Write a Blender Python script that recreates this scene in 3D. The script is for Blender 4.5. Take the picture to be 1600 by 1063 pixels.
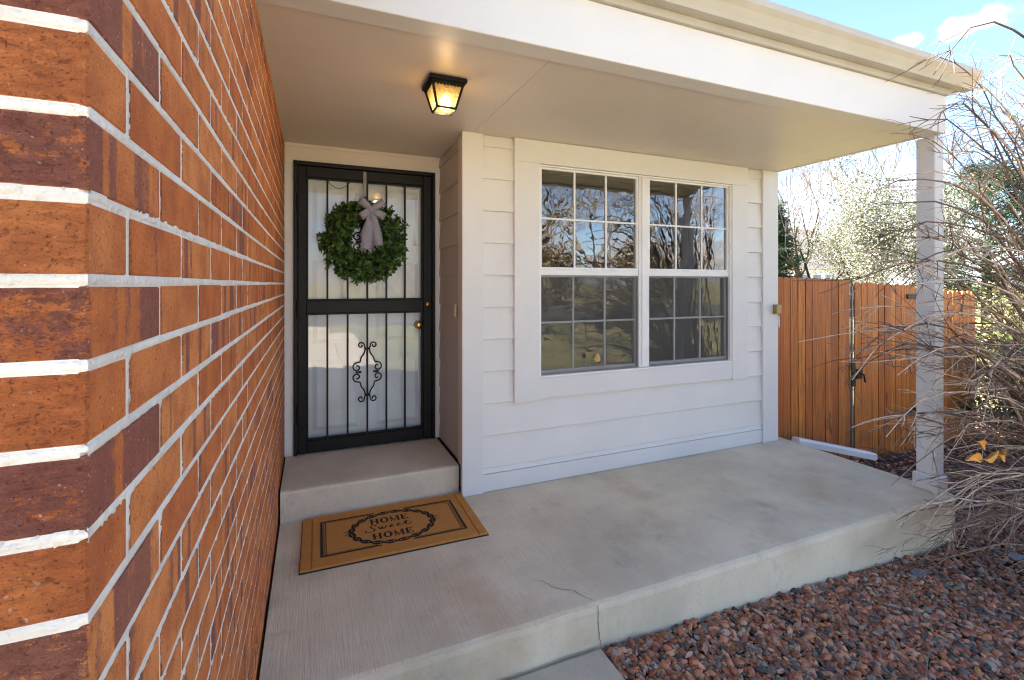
import bpy, math, random
import numpy as np
from mathutils import Vector, Matrix
R = math.radians
rnd = random.Random(7)
sc = bpy.context.scene
for _o in list(bpy.data.objects): bpy.data.objects.remove(_o)

# ---------------------------------------------------------------- camera, sky, sun, exposure
EYE = Vector((0, 0, 1.38)); YAW = R(22.786)
cam = bpy.data.cameras.new('camera'); cam.sensor_width = 36; cam.lens = 741.6 / 1600 * 36
cam.shift_y = -(531.5 - 444.05) / 1600; cam.clip_start = .02; cam.clip_end = 2000
camo = bpy.data.objects.new('camera', cam); sc.collection.objects.link(camo)
camo.location = EYE; camo.rotation_euler = (R(90), 0, -YAW); sc.camera = camo

SUN_AZ, SUN_EL = R(-45), R(50)          # azimuth from +Y towards +X
w = bpy.data.worlds.new('World'); sc.world = w; w.use_nodes = True
nt = w.node_tree; nt.nodes.clear(); N = nt.nodes.new; L = nt.links.new
wo = N('ShaderNodeOutputWorld'); bg = N('ShaderNodeBackground'); sky = N('ShaderNodeTexSky')
sky.sky_type = 'NISHITA'; sky.sun_disc = False; sky.sun_elevation = SUN_EL; sky.sun_rotation = SUN_AZ
sky.altitude = 1600; sky.air_density = 1.0; sky.dust_density = .6; sky.ozone_density = 2.4
bg.inputs['Strength'].default_value = .05
# thin cumulus: noise on the view direction, more of it towards the horizon
tc = N('ShaderNodeTexCoord'); sep = N('ShaderNodeSeparateXYZ'); L(tc.outputs['Generated'], sep.inputs[0])
mp = N('ShaderNodeMapping'); mp.inputs['Scale'].default_value = (1, 1, 3.2); L(tc.outputs['Generated'], mp.inputs[0])
nz = N('ShaderNodeTexNoise'); nz.inputs['Scale'].default_value = 4.2; nz.inputs['Detail'].default_value = 7; nz.inputs['Roughness'].default_value = .55
L(mp.outputs[0], nz.inputs['Vector'])
hz = N('ShaderNodeMapRange'); hz.inputs['From Min'].default_value = 0; hz.inputs['From Max'].default_value = .3
hz.inputs['To Min'].default_value = .3; hz.inputs['To Max'].default_value = -.2; L(sep.outputs['Z'], hz.inputs['Value'])
ad = N('ShaderNodeMath'); ad.operation = 'ADD'; L(nz.outputs['Fac'], ad.inputs[0]); L(hz.outputs[0], ad.inputs[1])
cr = N('ShaderNodeMapRange'); cr.interpolation_type = 'SMOOTHSTEP'; cr.inputs['From Min'].default_value = .52; cr.inputs['From Max'].default_value = .74
L(ad.outputs[0], cr.inputs['Value'])
fac = cr.outputs[0]
for (c_, sx_, sz_) in (((.8565, .3632, .3668), .05, .016), ((.8241, .4324, .3659), .028, .010)):    # two small fair-weather puffs
    sb_ = N('ShaderNodeVectorMath'); sb_.operation = 'SUBTRACT'; L(tc.outputs['Generated'], sb_.inputs[0]); sb_.inputs[1].default_value = c_
    ml_ = N('ShaderNodeVectorMath'); ml_.operation = 'MULTIPLY'; L(sb_.outputs[0], ml_.inputs[0]); ml_.inputs[1].default_value = (1 / sx_, 1 / sx_, 1 / sz_)
    ln_ = N('ShaderNodeVectorMath'); ln_.operation = 'LENGTH'; L(ml_.outputs[0], ln_.inputs[0])
    n2_ = N('ShaderNodeTexNoise'); n2_.inputs['Scale'].default_value = 38; n2_.inputs['Detail'].default_value = 5; L(tc.outputs['Generated'], n2_.inputs['Vector'])
    a2_ = N('ShaderNodeMath'); a2_.operation = 'MULTIPLY_ADD'; L(n2_.outputs['Fac'], a2_.inputs[0]); a2_.inputs[1].default_value = 1.6; L(ln_.outputs['Value'], a2_.inputs[2])
    m2_ = N('ShaderNodeMapRange'); m2_.interpolation_type = 'SMOOTHSTEP'; m2_.inputs['From Min'].default_value = 1.9; m2_.inputs['From Max'].default_value = .9; m2_.inputs['To Max'].default_value = .9; L(a2_.outputs[0], m2_.inputs['Value'])
    mm_ = N('ShaderNodeMath'); mm_.operation = 'MAXIMUM'; L(fac, mm_.inputs[0]); L(m2_.outputs[0], mm_.inputs[1]); fac = mm_.outputs[0]
mx = N('ShaderNodeMix'); mx.data_type = 'RGBA'; L(fac, mx.inputs['Factor']); L(sky.outputs[0], mx.inputs['A'])
mx.inputs['B'].default_value = (4.6, 4.5, 4.5, 1)
L(mx.outputs['Result'], bg.inputs['Color']); L(bg.outputs[0], wo.inputs[0])

sun = bpy.data.lights.new('sun', 'SUN'); sun.energy = 5; sun.angle = R(.53); sun.color = (1, .93, .82)
suno = bpy.data.objects.new('sun', sun); sc.collection.objects.link(suno)
_d = Vector((math.sin(SUN_AZ) * math.cos(SUN_EL), math.cos(SUN_AZ) * math.cos(SUN_EL), math.sin(SUN_EL)))
suno.rotation_euler = _d.to_track_quat('Z', 'Y').to_euler(); suno.location = (0, 0, 30)
sc.view_settings.view_transform = 'Standard'; sc.view_settings.look = 'None'; sc.view_settings.gamma = 1
sc.view_settings.exposure = 3.48; sc.cycles.filter_width = 1.15; sc.view_settings.use_curve_mapping = False

# ---------------------------------------------------------------- object helpers
WL = {}
def raw(name, data, parent=None, loc=(0, 0, 0), rot=None, scale=None):
    """link data with its origin at world point loc; parts keep their world place under the parent"""
    o = bpy.data.objects.new(name, data); sc.collection.objects.link(o)
    p = WL[parent] if parent else Vector()
    WL[o] = Vector(loc); o.location = Vector(loc) - p
    if parent: o.parent = parent
    if rot: o.rotation_euler = rot
    if scale: o.scale = scale
    return o
def tag(o, label=None, cat=None, group=None, kind=None):
    for k, v in (('label', label), ('category', cat), ('group', group), ('kind', kind)):
        if v: o[k] = v
    return o
def thing(name, label, cat, loc, group=None): return tag(raw(name, None, None, loc), label, cat, group)

class MB:
    def __init__(s): s.v = []; s.f = []; s.sm = False; s.col = []
    def add(s, vs, fs):
        b = len(s.v); s.v += [tuple(x) for x in vs]; s.f += [tuple(i + b for i in f) for f in fs]; return s
    def box(s, x0, x1, y0, y1, z0, z1, c=0):
        if c <= 0:
            vs = [(x, y, z) for z in (z0, z1) for y in (y0, y1) for x in (x0, x1)]
            return s.add(vs, [(0, 2, 3, 1), (4, 5, 7, 6), (0, 1, 5, 4), (2, 6, 7, 3), (0, 4, 6, 2), (1, 3, 7, 5)])
        vs = []; idx = {}                     # chamfered box: 24 verts
        X, Y, Z = (x0, x1), (y0, y1), (z0, z1)
        for i in (0, 1):
            for j in (0, 1):
                for k in (0, 1):
                    p = (X[i], Y[j], Z[k]); q = (X[i] + c * (1 - 2 * i), Y[j] + c * (1 - 2 * j), Z[k] + c * (1 - 2 * k))
                    for a in range(3):
                        idx[i, j, k, a] = len(vs); vs.append([p[0] if a == 0 else q[0], p[1] if a == 1 else q[1], p[2] if a == 2 else q[2]])
        fs = []
        for a in range(3):
            for e in (0, 1):
                o = []
                for u, v_ in ((0, 0), (1, 0), (1, 1), (0, 1)):
                    t = [0, 0, 0]; t[a] = e; t[(a + 1) % 3] = u; t[(a + 2) % 3] = v_; o.append(idx[t[0], t[1], t[2], a])
                fs.append(o if e else o[::-1])
        for a in range(3):
            b, c2 = (a + 1) % 3, (a + 2) % 3
            for u in (0, 1):
                for v_ in (0, 1):
                    t0 = [0, 0, 0]; t0[b] = u; t0[c2] = v_; t1 = list(t0); t1[a] = 1
                    q = [idx[(*t0, b)], idx[(*t1, b)], idx[(*t1, c2)], idx[(*t0, c2)]]
                    fs.append(q if u != v_ else q[::-1])
        for i in (0, 1):
            for j in (0, 1):
                for k in (0, 1):
                    q = [idx[i, j, k, 0], idx[i, j, k, 1], idx[i, j, k, 2]]; fs.append(q if (i + j + k) % 2 else q[::-1])
        return s.add(vs, fs)
    def prism(s, poly, axis, a0, a1):
        """poly: 2-D points in the two axes that follow axis cyclically"""
        n = len(poly); vs = []
        for a in (a0, a1):
            for (p, q) in poly:
                t = [0, 0, 0]; t[axis] = a; t[(axis + 1) % 3] = p; t[(axis + 2) % 3] = q; vs.append(t)
        fs = [tuple(range(n))[::-1], tuple(range(n, 2 * n))] + [(i, (i + 1) % n, n + (i + 1) % n, n + i) for i in range(n)]
        return s.add(vs, fs)
    def tube(s, pts, rad, n=6, cap=True):
        pts = [Vector(p) for p in pts]; m = len(pts)
        if not hasattr(rad, '__len__'): rad = [rad] * m
        vs = []; up = None
        for i, p in enumerate(pts):
            t = (pts[min(i + 1, m - 1)] - pts[max(i - 1, 0)])
            t = t.normalized() if t.length > 1e-9 else Vector((0, 0, 1))
            if up is None: up = Vector((0, 0, 1)) if abs(t.z) < .9 else Vector((1, 0, 0))
            a = t.cross(up); a = a.normalized() if a.length > 1e-6 else t.orthogonal().normalized()
            b = a.cross(t).normalized(); up = b
            for k in range(n):
                g = 2 * math.pi * k / n; vs.append(p + (a * math.cos(g) + b * math.sin(g)) * rad[i])
        fs = []
        for i in range(m - 1):
            for k in range(n):
                k2 = (k + 1) % n; fs.append((i * n + k, i * n + k2, (i + 1) * n + k2, (i + 1) * n + k))
        if cap: fs += [tuple(range(n))[::-1], tuple(range((m - 1) * n, m * n))]
        return s.add(vs, fs)
    def lathe(s, prof, c, axis=2, n=16):
        """prof: (radius, height) pairs"""
        vs = []; m = len(prof)
        for r, h in prof:
            for k in range(n):
                g = 2 * math.pi * k / n; t = [0, 0, 0]
                t[axis] = h; t[(axis + 1) % 3] = r * math.cos(g); t[(axis + 2) % 3] = r * math.sin(g)
                vs.append((t[0] + c[0], t[1] + c[1], t[2] + c[2]))
        fs = [(i * n + k, i * n + (k + 1) % n, (i + 1) * n + (k + 1) % n, (i + 1) * n + k) for i in range(m - 1) for k in range(n)]
        fs += [tuple(range(n))[::-1], tuple(range((m - 1) * n, m * n))]
        return s.add(vs, fs)
    def mesh(s, name, mat, smooth=False):
        me = bpy.data.meshes.new(name); me.from_pydata(s.v, [], s.f); me.update()
        if mat: me.materials.append(mat)
        if smooth: me.polygons.foreach_set('use_smooth', [True] * len(me.polygons))
        return me
    def build(s, name, mat, parent=None, smooth=False, loc=(0, 0, 0), **k):
        return raw(name, s.mesh(name, mat, smooth), parent, loc, **k)
def B(*a): return MB().box(*a)
def npmesh(name, V, F, mat, cols=None, smooth=False):
    """V (n,3), F (m,3 or 4) arrays; cols: per-face colour (m,3) written to 'col'"""
    me = bpy.data.meshes.new(name); k = F.shape[1]; n = len(F)
    me.vertices.add(len(V)); me.vertices.foreach_set('co', V.astype(np.float32).ravel())
    me.loops.add(n * k); me.loops.foreach_set('vertex_index', F.astype(np.int32).ravel())
    me.polygons.add(n); me.polygons.foreach_set('loop_start', np.arange(0, n * k, k, dtype=np.int32))
    if smooth: me.polygons.foreach_set('use_smooth', np.ones(n, dtype=bool))
    if cols is not None:
        at = me.attributes.new('col', 'FLOAT_COLOR', 'FACE')
        at.data.foreach_set('color', np.c_[cols, np.ones(n)].astype(np.float32).ravel())
    me.update(calc_edges=True); me.validate()
    if mat: me.materials.append(mat)
    return me

# ---------------------------------------------------------------- material helpers
class NT:
    def __init__(s, name, rough=.6, spec=.5):
        s.m = bpy.data.materials.new(name); s.m.use_nodes = True; s.t = s.m.node_tree
        s.b = s.t.nodes['Principled BSDF']; s.b.inputs['Roughness'].default_value = rough
        s.b.inputs['Specular IOR Level'].default_value = spec
        s.geo = s.t.nodes.new('ShaderNodeNewGeometry')
    def n(s, ty, **k):
        o = s.t.nodes.new('ShaderNode' + ty)
        for a, v in k.items(): setattr(o, a, v)
        return o
    def l(s, a, b): s.t.links.new(a, b)
    def val(s, sock, v):
        if hasattr(v, 'is_output'): s.l(v, sock)
        else: sock.default_value = v
    def pos(s, scale=(1, 1, 1), off=None, rot=None):
        m = s.n('Mapping'); m.inputs['Scale'].default_value = scale; s.l(s.geo.outputs['Position'], m.inputs[0])
        if rot: m.inputs['Rotation'].default_value = rot
        if off is not None: s.val(m.inputs['Location'], off)
        return m.outputs[0]
    def noise(s, scale, detail=4, vec=None, rough=.55, dist=0):
        o = s.n('TexNoise'); o.inputs['Scale'].default_value = scale; o.inputs['Detail'].default_value = detail
        o.inputs['Roughness'].default_value = rough; o.inputs['Distortion'].default_value = dist
        s.l(vec if vec is not None else s.geo.outputs['Position'], o.inputs['Vector']); return o.outputs['Fac']
    def ramp(s, x, a, b, lo=0., hi=1.):
        o = s.n('MapRange'); o.interpolation_type = 'SMOOTHSTEP'
        o.inputs['From Min'].default_value = a; o.inputs['From Max'].default_value = b
        o.inputs['To Min'].default_value = lo; o.inputs['To Max'].default_value = hi; s.l(x, o.inputs['Value']); return o.outputs[0]
    def mix(s, f, a, b, mode='MIX'):
        o = s.n('Mix', data_type='RGBA', blend_type=mode); s.val(o.inputs['Factor'], f)
        for k, v in (('A', a), ('B', b)):
            if isinstance(v, tuple) and len(v) == 3: v = (*v, 1)
            s.val(o.inputs[k], v)
        return o.outputs['Result']
    def math(s, op, a, b=0.):
        o = s.n('Math', operation=op); s.val(o.inputs[0], a); s.val(o.inputs[1], b); return o.outputs[0]
    def bump(s, h, strength=.3, dist=.01, prev=None):
        o = s.n('Bump'); o.inputs['Strength'].default_value = strength; o.inputs['Distance'].default_value = dist
        s.l(h, o.inputs['Height'])
        if prev: s.l(prev, o.inputs['Normal'])
        s.l(o.outputs[0], s.b.inputs['Normal']); return o.outputs[0]
    def color(s, c):
        if isinstance(c, tuple): c = (*c[:3], 1)
        s.val(s.b.inputs['Base Color'], c); return s
    def attr(s, name='col'):
        o = s.n('Attribute'); o.attribute_name = name; return o.outputs['Color']

def plain(name, c, rough=.5, var=.08, scale=9, metal=0, bump=0, bs=120, spec=.5):
    t = NT(name, rough, spec); f = t.ramp(t.noise(scale, 5), .3, .7)
    t.color(t.mix(f, tuple(x * (1 - var) for x in c), tuple(min(1, x * (1 + var)) for x in c)))
    t.b.inputs['Metallic'].default_value = metal
    if bump: t.bump(t.noise(bs, 4), bump, .004)
    return t.m

def painted(name, c, grain=(3, 60, 90), gs=.35, rough=.45, warm=.04):
    t = NT(name, rough, .4)
    big = t.ramp(t.noise(2.3, 5), .3, .72); dirt = t.ramp(t.noise(28, 6), .58, .8)
    a = t.mix(big, tuple(x * .955 for x in c), c); a = t.mix(t.math('MULTIPLY', dirt, .12), a, (c[0] * .7, c[1] * .68, c[2] * .64))
    t.color(a); g = t.noise(1, 5, t.pos(grain), .6, .6); n1 = t.bump(g, gs, .003); t.bump(t.noise(260, 3), .08, .002, n1)
    return t.m
M = {}
WHITE = (.70, .685, .665)
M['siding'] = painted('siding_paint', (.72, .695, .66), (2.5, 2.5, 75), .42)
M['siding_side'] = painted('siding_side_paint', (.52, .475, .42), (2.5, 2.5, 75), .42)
M['trim'] = painted('trim_paint', WHITE, (30, 30, 30), .12)
M['beam'] = painted('beam_paint', WHITE, (3, 40, 70), .4)
M['trimv'] = painted('trim_vertical', WHITE, (60, 60, 3), .25)
M['soffit'] = painted('soffit_paint', (.68, .615, .545), (14, 14, 14), .1, .4)
M['header'] = painted('header_paint', (.72, .64, .56), (2.5, 40, 75), .2)
M['gutter'] = plain('gutter_metal', (.44, .415, .37), .4, .05, 4)
M['vinyl'] = plain('vinyl', (.75, .75, .745), .35, .03, 6)
M['black'] = plain('black_steel', (.009, .009, .01), .42, .2, 30, bump=.12, bs=300, spec=.22)
M['brass'] = plain('brass', (.72, .5, .2), .25, .1, 40, 1)
M['steel'] = plain('dull_steel', (.2, .2, .2), .5, .1, 40, .6)
M['doorwhite'] = plain('door_paint', (.78, .79, .8), .4, .03, 4)
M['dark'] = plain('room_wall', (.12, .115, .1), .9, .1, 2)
M['rubber'] = plain('rubber', (.012, .012, .012), .7, .2, 60)
M['print'] = plain('mat_print', (.017, .015, .013), .95, .3, 300)
M['shingle'] = plain('shingles', (.07, .062, .056), .9, .3, 12, bump=.5, bs=30)
M['ivory'] = plain('ivory_plastic', (.7, .62, .42), .35, .05, 30)
M['bronze'] = plain('bronze_box', (.3, .22, .09), .45, .15, 60, .4)

def glass(name, refl, wav, tint=(1, 1, 1), ws=3.0, dist=.02):
    t = NT(name); t.t.nodes.remove(t.b); out = t.t.nodes['Material Output']
    tr = t.n('BsdfTransparent'); tr.inputs[0].default_value = (*tint, 1); g = t.n('BsdfGlossy'); g.inputs['Roughness'].default_value = .004
    fr = t.n('Fresnel'); fr.inputs['IOR'].default_value = 1.5
    f = t.math('MINIMUM', t.math('MULTIPLY', fr.outputs[0], refl), 1.0)
    mxs = t.n('MixShader'); t.l(f, mxs.inputs[0]); t.l(tr.outputs[0], mxs.inputs[1]); t.l(g.outputs[0], mxs.inputs[2]); t.l(mxs.outputs[0], out.inputs[0])
    if wav:
        bp = t.n('Bump'); bp.inputs['Strength'].default_value = wav; bp.inputs['Distance'].default_value = dist
        t.l(t.noise(ws, 2), bp.inputs['Height']); t.l(bp.outputs[0], g.inputs['Normal'])
    return t.m
M['glass'] = glass('window_glass', 4.5, .055, (.75, .78, .78), 5, .02)
M['doorglass'] = glass('door_glass', 2.0, .06, (.96, .97, .97), 3, .02)
t = NT('insect_screen', .8); out = t.t.nodes['Material Output']; t.color((.1, .1, .092))
tr = t.n('BsdfTransparent'); ms = t.n('MixShader'); ms.inputs[0].default_value = .45
t.l(tr.outputs[0], ms.inputs[1]); t.l(t.b.outputs[0], ms.inputs[2]); t.l(ms.outputs[0], out.inputs[0]); M['screen'] = t.m

def brick_mat(name, joined):
    t = NT(name, .82, .25)
    if joined:
        c = t.attr('col'); s = t.n('SeparateColor'); t.l(c, s.inputs[0])
    else:
        oi = t.n('ObjectInfo'); s = t.n('SeparateColor'); t.l(oi.outputs['Color'], s.inputs[0])
    fl, tone, off = s.outputs[0], s.outputs[1], s.outputs[2]   # flash amount, tone, pattern offset
    cmb = t.n('CombineXYZ')
    for i in range(3): t.l(t.math('MULTIPLY', off, 37. + 11 * i), cmb.inputs[i])
    p = t.pos((1, 1, 1), cmb.outputs[0])
    nrm = t.n('SeparateXYZ'); t.l(t.geo.outputs['Normal'], nrm.inputs[0])
    front = t.ramp(t.math('ABSOLUTE', nrm.outputs['Y']), .4, .7)            # 1 on the rough split front faces
    base = t.mix(tone, (.55, .158, .042), (.70, .255, .082))
    base = t.mix(t.ramp(t.noise(16, 4, p), .35, .7), base, t.mix(.5, base, (.28, .06, .025)))
    def vec(sc_): 
        m = t.n('VectorMath', operation='MULTIPLY'); t.l(p, m.inputs[0]); m.inputs[1].default_value = sc_; return m.outputs[0]
    bands = t.math('ADD', t.noise(1, 2, vec((2, 24, .6)), .4), t.math('MULTIPLY', t.math('SUBTRACT', t.noise(70, 4, p), .5), .16))                            # vertical kiln-flash bands on the smooth faces
    streak = t.noise(1, 5, vec((34, 34, 58)), .85, .2)                    # torn horizontal streaks on the split faces
    pat = t.n('Mix', data_type='FLOAT'); t.l(front, pat.inputs['Factor']); t.l(bands, pat.inputs['A']); t.l(streak, pat.inputs['B'])
    thr = t.math('SUBTRACT', 1.0, fl)
    f = t.n('MapRange', interpolation_type='SMOOTHSTEP'); t.l(pat.outputs[0], f.inputs['Value'])
    t.l(t.math('SUBTRACT', thr, .045), f.inputs['From Min']); t.l(t.math('ADD', thr, .045), f.inputs['From Max'])
    purple = t.mix(t.noise(60, 4, p), (.13, .045, .042), (.26, .105, .09))
    c = t.mix(t.math('MULTIPLY', f.outputs[0], .8), base, purple)
    pits = t.ramp(t.noise(300, 3, p), .57, .7); c = t.mix(t.math('MULTIPLY', pits, .65), c, (.08, .02, .012))
    c = t.mix(t.math('MULTIPLY', t.ramp(t.noise(120, 3, p), .66, .72), .7), c, (.09, .025, .016))
    c = t.mix(t.math('MULTIPLY', t.ramp(t.noise(1, 6, vec((60, 60, 120)), .7, .4), .46, .34), t.math('MULTIPLY', front, .55)), c, (.12, .03, .014))  # shade in the hollows of the rough faces, painted into the colour
    c = t.mix(t.math('MULTIPLY', t.ramp(t.noise(180, 2, p), .68, .74), .5), c, (.7, .5, .38))
    t.color(c)
    fine = t.noise(240, 4, p); b1 = t.bump(fine, .8, .004)
    rel = t.math('MULTIPLY', t.noise(1, 6, vec((60, 60, 120)), .7, .4), front)
    t.bump(rel, 1, .014, b1)
    return t.m
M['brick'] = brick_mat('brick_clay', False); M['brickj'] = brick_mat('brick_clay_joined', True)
t = NT('mortar', .95, .2); f = t.ramp(t.noise(14, 6), .3, .75)
t.color(t.mix(t.math('MULTIPLY', t.ramp(t.noise(90, 5), .6, .8), .4), t.mix(f, (.68, .64, .575), (.82, .79, .735)), (.42, .35, .28))); t.bump(t.noise(130, 6), .8, .006); M['mortar'] = t.m

def concrete(name, c, stain, broom=True, dark=.0):
    t = NT(name, .85, .3)
    a = t.mix(t.ramp(t.noise(1.7, 6, None, .6), .32, .7), tuple(x * .84 for x in c), tuple(x * 1.08 for x in c))
    a = t.mix(t.ramp(t.noise(2.1, 5, t.pos(off=(3, 7, 1))), .5, .72, 0, stain), a, (.48, .31, .18))
    a = t.mix(t.ramp(t.noise(3.1, 5, t.pos(off=(13, 2, 5)), .7), .56, .75, 0, .45), a, (.23, .225, .215))
    a = t.mix(t.ramp(t.noise(45, 6), .55, .78, 0, .35), a, tuple(x * .55 for x in c))
    a = t.mix(t.ramp(t.noise(150, 4), .6, .8, 0, .35), a, tuple(min(.8, x * 1.5) for x in c))
    if broom:
        nz2 = t.n('SeparateXYZ'); t.l(t.geo.outputs['Normal'], nz2.inputs[0]); up_ = t.ramp(nz2.outputs['Z'], .5, .9)
        br = t.math('ADD', .5, t.math('MULTIPLY', t.math('SUBTRACT', t.noise(1, 3, t.pos((95, 5, 5), rot=(0, 0, R(14))), .6, .6), .5), up_))
        a = t.mix(t.ramp(br, .42, .3, 0, .22), a, tuple(x * .5 for x in c)); b1 = t.bump(br, .55, .006)
        t.bump(t.noise(160, 5), .4, .004, b1)
    else:
        b1 = t.bump(t.noise(22, 6), .5, .01); t.bump(t.noise(130, 5), .5, .005, b1)
    t.color(a); return t.m
M['slab'] = concrete('porch_concrete', (.70, .60, .43), .5)
M['step'] = concrete('step_concrete', (.63, .555, .43), .25, False)
M['walk'] = concrete('walk_concrete', (.52, .455, .355), .1, False)

def wood(name):
    t = NT(name, .55, .35); oi = t.n('ObjectInfo'); r = oi.outputs['Random']
    cmb = t.n('CombineXYZ'); t.l(t.math('MULTIPLY', r, 50.), cmb.inputs[0]); t.l(t.math('MULTIPLY', r, 31.), cmb.inputs[2])
    g = t.noise(1, 6, t.pos((55, 55, 1.6), cmb.outputs[0]), .62, 1.6); kn = t.noise(1, 3, t.pos((9, 9, 3.2), cmb.outputs[0]), .5, .3)
    a = t.mix(r, (.44, .105, .012), (.74, .25, .036)); a = t.mix(t.ramp(g, .38, .62), t.mix(.7, a, (.2, .045, .01)), a)
    a = t.mix(t.ramp(kn, .68, .76, 0, .8), a, (.09, .025, .008))
    z = t.n('SeparateXYZ'); t.l(t.geo.outputs['Position'], z.inputs[0])
    low_tone = t.math('MULTIPLY', t.ramp(z.outputs['Z'], .35, -.3), t.ramp(t.noise(6, 4), .3, .7))  # boards turn browner in patches towards the bottom
    a = t.mix(t.math('MULTIPLY', low_tone, .6), a, (.15, .075, .03)); t.color(a); t.bump(g, .35, .004); return t.m
M['cedar'] = wood('cedar')
def colattr(name, rough=.7, bump=.3, bs=200, trans=0, spec=.4, mott=.25):
    t = NT(name, rough, spec); a = t.attr(); f = t.ramp(t.noise(bs * .4, 4), .3, .7)
    t.color(t.mix(t.math('MULTIPLY', f, mott), a, t.mix(.5, a, (.03, .025, .02))))
    if bump: t.bump(t.noise(bs, 4), bump, .003)
    if trans:
        out = t.t.nodes['Material Output']; tl = t.n('BsdfTranslucent'); t.l(a, tl.inputs[0]); ms = t.n('MixShader'); ms.inputs[0].default_value = trans
        t.l(t.b.outputs[0], ms.inputs[1]); t.l(tl.outputs[0], ms.inputs[2]); t.l(ms.outputs[0], out.inputs[0])
    return t.m
M['pebble'] = colattr('pebbles', .55, .35, 240)
M['chip'] = colattr('bark_chips', .85, .3, 300)
M['leaf'] = colattr('leaves', .5, 0, 200, .25, .4, .1)
M['twig'] = plain('twig_bark', (.22, .145, .1), .65, .35, 25, bump=.2)
M['twigpale'] = plain('pale_twig_bark', (.46, .35, .265), .6, .3, 25, bump=.2); M['twigdark'] = plain('dark_twig_bark', (.11, .065, .048), .6, .35, 25, bump=.2)
M['barkgrey'] = plain('grey_bark', (.13, .105, .085), .85, .3, 18, bump=.4, bs=60)
M['barkdark'] = plain('dark_bark', (.06, .048, .04), .85, .3, 18)
t = NT('bed_soil', .95, .2); t.color(t.mix(t.noise(30, 6), (.05, .03, .02), (.16, .085, .06))); t.bump(t.noise(60, 6), .8, .02); M['soil'] = t.m
t = NT('lawn', .95, .2); a = t.mix(t.ramp(t.noise(.35, 5), .35, .65), (.13, .13, .04), (.30, .24, .12)); t.color(t.mix(t.ramp(t.noise(24, 5), .3, .7, 0, .5), a, (.06, .075, .02))); t.bump(t.noise(50, 6), .8, .03); M['lawn'] = t.m
t = NT('asphalt', .9, .3); t.color(t.mix(t.noise(60, 5), (.045, .045, .047), (.075, .073, .07))); t.bump(t.noise(200, 4), .5, .005); M['asphalt'] = t.m

# ---------------------------------------------------------------- ground
DW = 2.975      # y of the window wall face
SF = 1.742      # y of the slab's front edge
SR = 3.885      # x of the slab's right edge
BX = -.184      # x of the brick return
BY = .535       # y of the brick front
DY = 3.67       # y of the door wall
SZ = 2.372      # porch ceiling
def gz(x, y): return -.195 - .045 * min(max(x - 1, 0), 5) - .004 * min(max(x - 6, 0), 60)
def sheet(name, x0, x1, y0, y1, nx, ny, dz, mat):
    xs = np.linspace(x0, x1, nx + 1); ys = np.linspace(y0, y1, ny + 1); V = []; F = []
    for y in ys:
        for x in xs: V.append((x, y, gz(x, y) + dz))
    for j in range(ny):
        for i in range(nx):
            a = j * (nx + 1) + i; F.append((a, a + 1, a + nx + 2, a + nx + 1))
    return tag(raw(name, npmesh(name, np.array(V), np.array(F), mat)), kind='structure')
gx = sorted(set([-600, -200, -60, -20, 0, 1, 2, 3, 4, 5, 6, 8, 12, 20, 40, 66, 120, 300, 600]))
V = []; F = []
gy = [-600, -200, -60, -20, -8, 0, 4, 10, 30, 80, 200, 600]
for y in gy:
    for x in gx: V.append((x, y, gz(x, y) - .03))
for j in range(len(gy) - 1):
    for i in range(len(gx) - 1):
        a = j * len(gx) + i; F.append((a, a + 1, a + len(gx) + 1, a + len(gx)))
tag(raw('ground', npmesh('ground', np.array(V), np.array(F), M['lawn'])), kind='structure')
sheet('planting_bed', 1.13, 9.0, -1.6, 4.6, 30, 20, -.012, M['soil'])
tag(B(-7, .55, -12, BY - .02, -.5, -.19).build('driveway', M['walk']), kind='structure')
tag(MB().prism([(-9, -.5), (SF - .012, -.5), (SF - .012, -.182), (SF - .03, -.172), (-9, -.172)], 0, .562, 1.13).build('walkway', M['walk']), kind='structure')
tag(B(-60, 60, -20, -12.2, -.6, -.22).build('road', M['asphalt']), kind='structure')
# porch slab with an eased, slightly worn front edge
mb = MB(); nX = 60
prof = [(3.05, -.6), (SF + .006, -.6), (SF, -.03), (SF + .006, -.010), (SF + .022, -.002), (SF + .05, 0), (3.05, 0)]
for i in range(nX + 1):
    x = BX + .012 + (SR - BX - .012) * i / nX; q = rnd.uniform(-.003, .003)
    for k, (y, z) in enumerate(prof): mb.v.append((x, y + (q if 1 <= k <= 4 else 0), z + (q * .6 if 2 <= k <= 3 else 0)))
n = len(prof)
for i in range(nX):
    for k in range(n):
        k2 = (k + 1) % n; mb.f.append((i * n + k, (i + 1) * n + k, (i + 1) * n + k2, i * n + k2))
mb.f += [tuple(range(n)), tuple(range(nX * n, (nX + 1) * n))[::-1]]
slab = tag(mb.build('porch_slab', M['slab']), 'pale broom finished concrete porch slab', kind='structure')
# hairline crack running in from the front edge
def ribbon(pts, wd, z):
    m = MB(); P_ = [Vector((p[0], p[1], z)) for p in pts]
    for i, p in enumerate(P_):
        t_ = (P_[min(i + 1, len(P_) - 1)] - P_[max(i - 1, 0)]).normalized(); nn = Vector((-t_.y, t_.x, 0))
        ww = wd * (.35 if i in (0, len(P_) - 1) else rnd.uniform(.6, 1.3)); m.v += [tuple(p + nn * ww), tuple(p - nn * ww)]
    for i in range(len(P_) - 1): m.f.append((2 * i, 2 * i + 1, 2 * i + 3, 2 * i + 2))
    return m
cr_pts = [(1.135, SF + .024)]
for k in range(22):
    x, y = cr_pts[-1]; cr_pts.append((x - .008 + rnd.uniform(-.012, .008), y + .013 + rnd.uniform(-.008, .006)))
ribbon(cr_pts, .001, .0012).build('crack', M['soil'], slab)
mb = MB(); zz = [-.004 - .0175 * k for k in range(11)]; xs = [1.135 + rnd.uniform(-.006, .006) + .0009 * k for k in range(11)]
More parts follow.
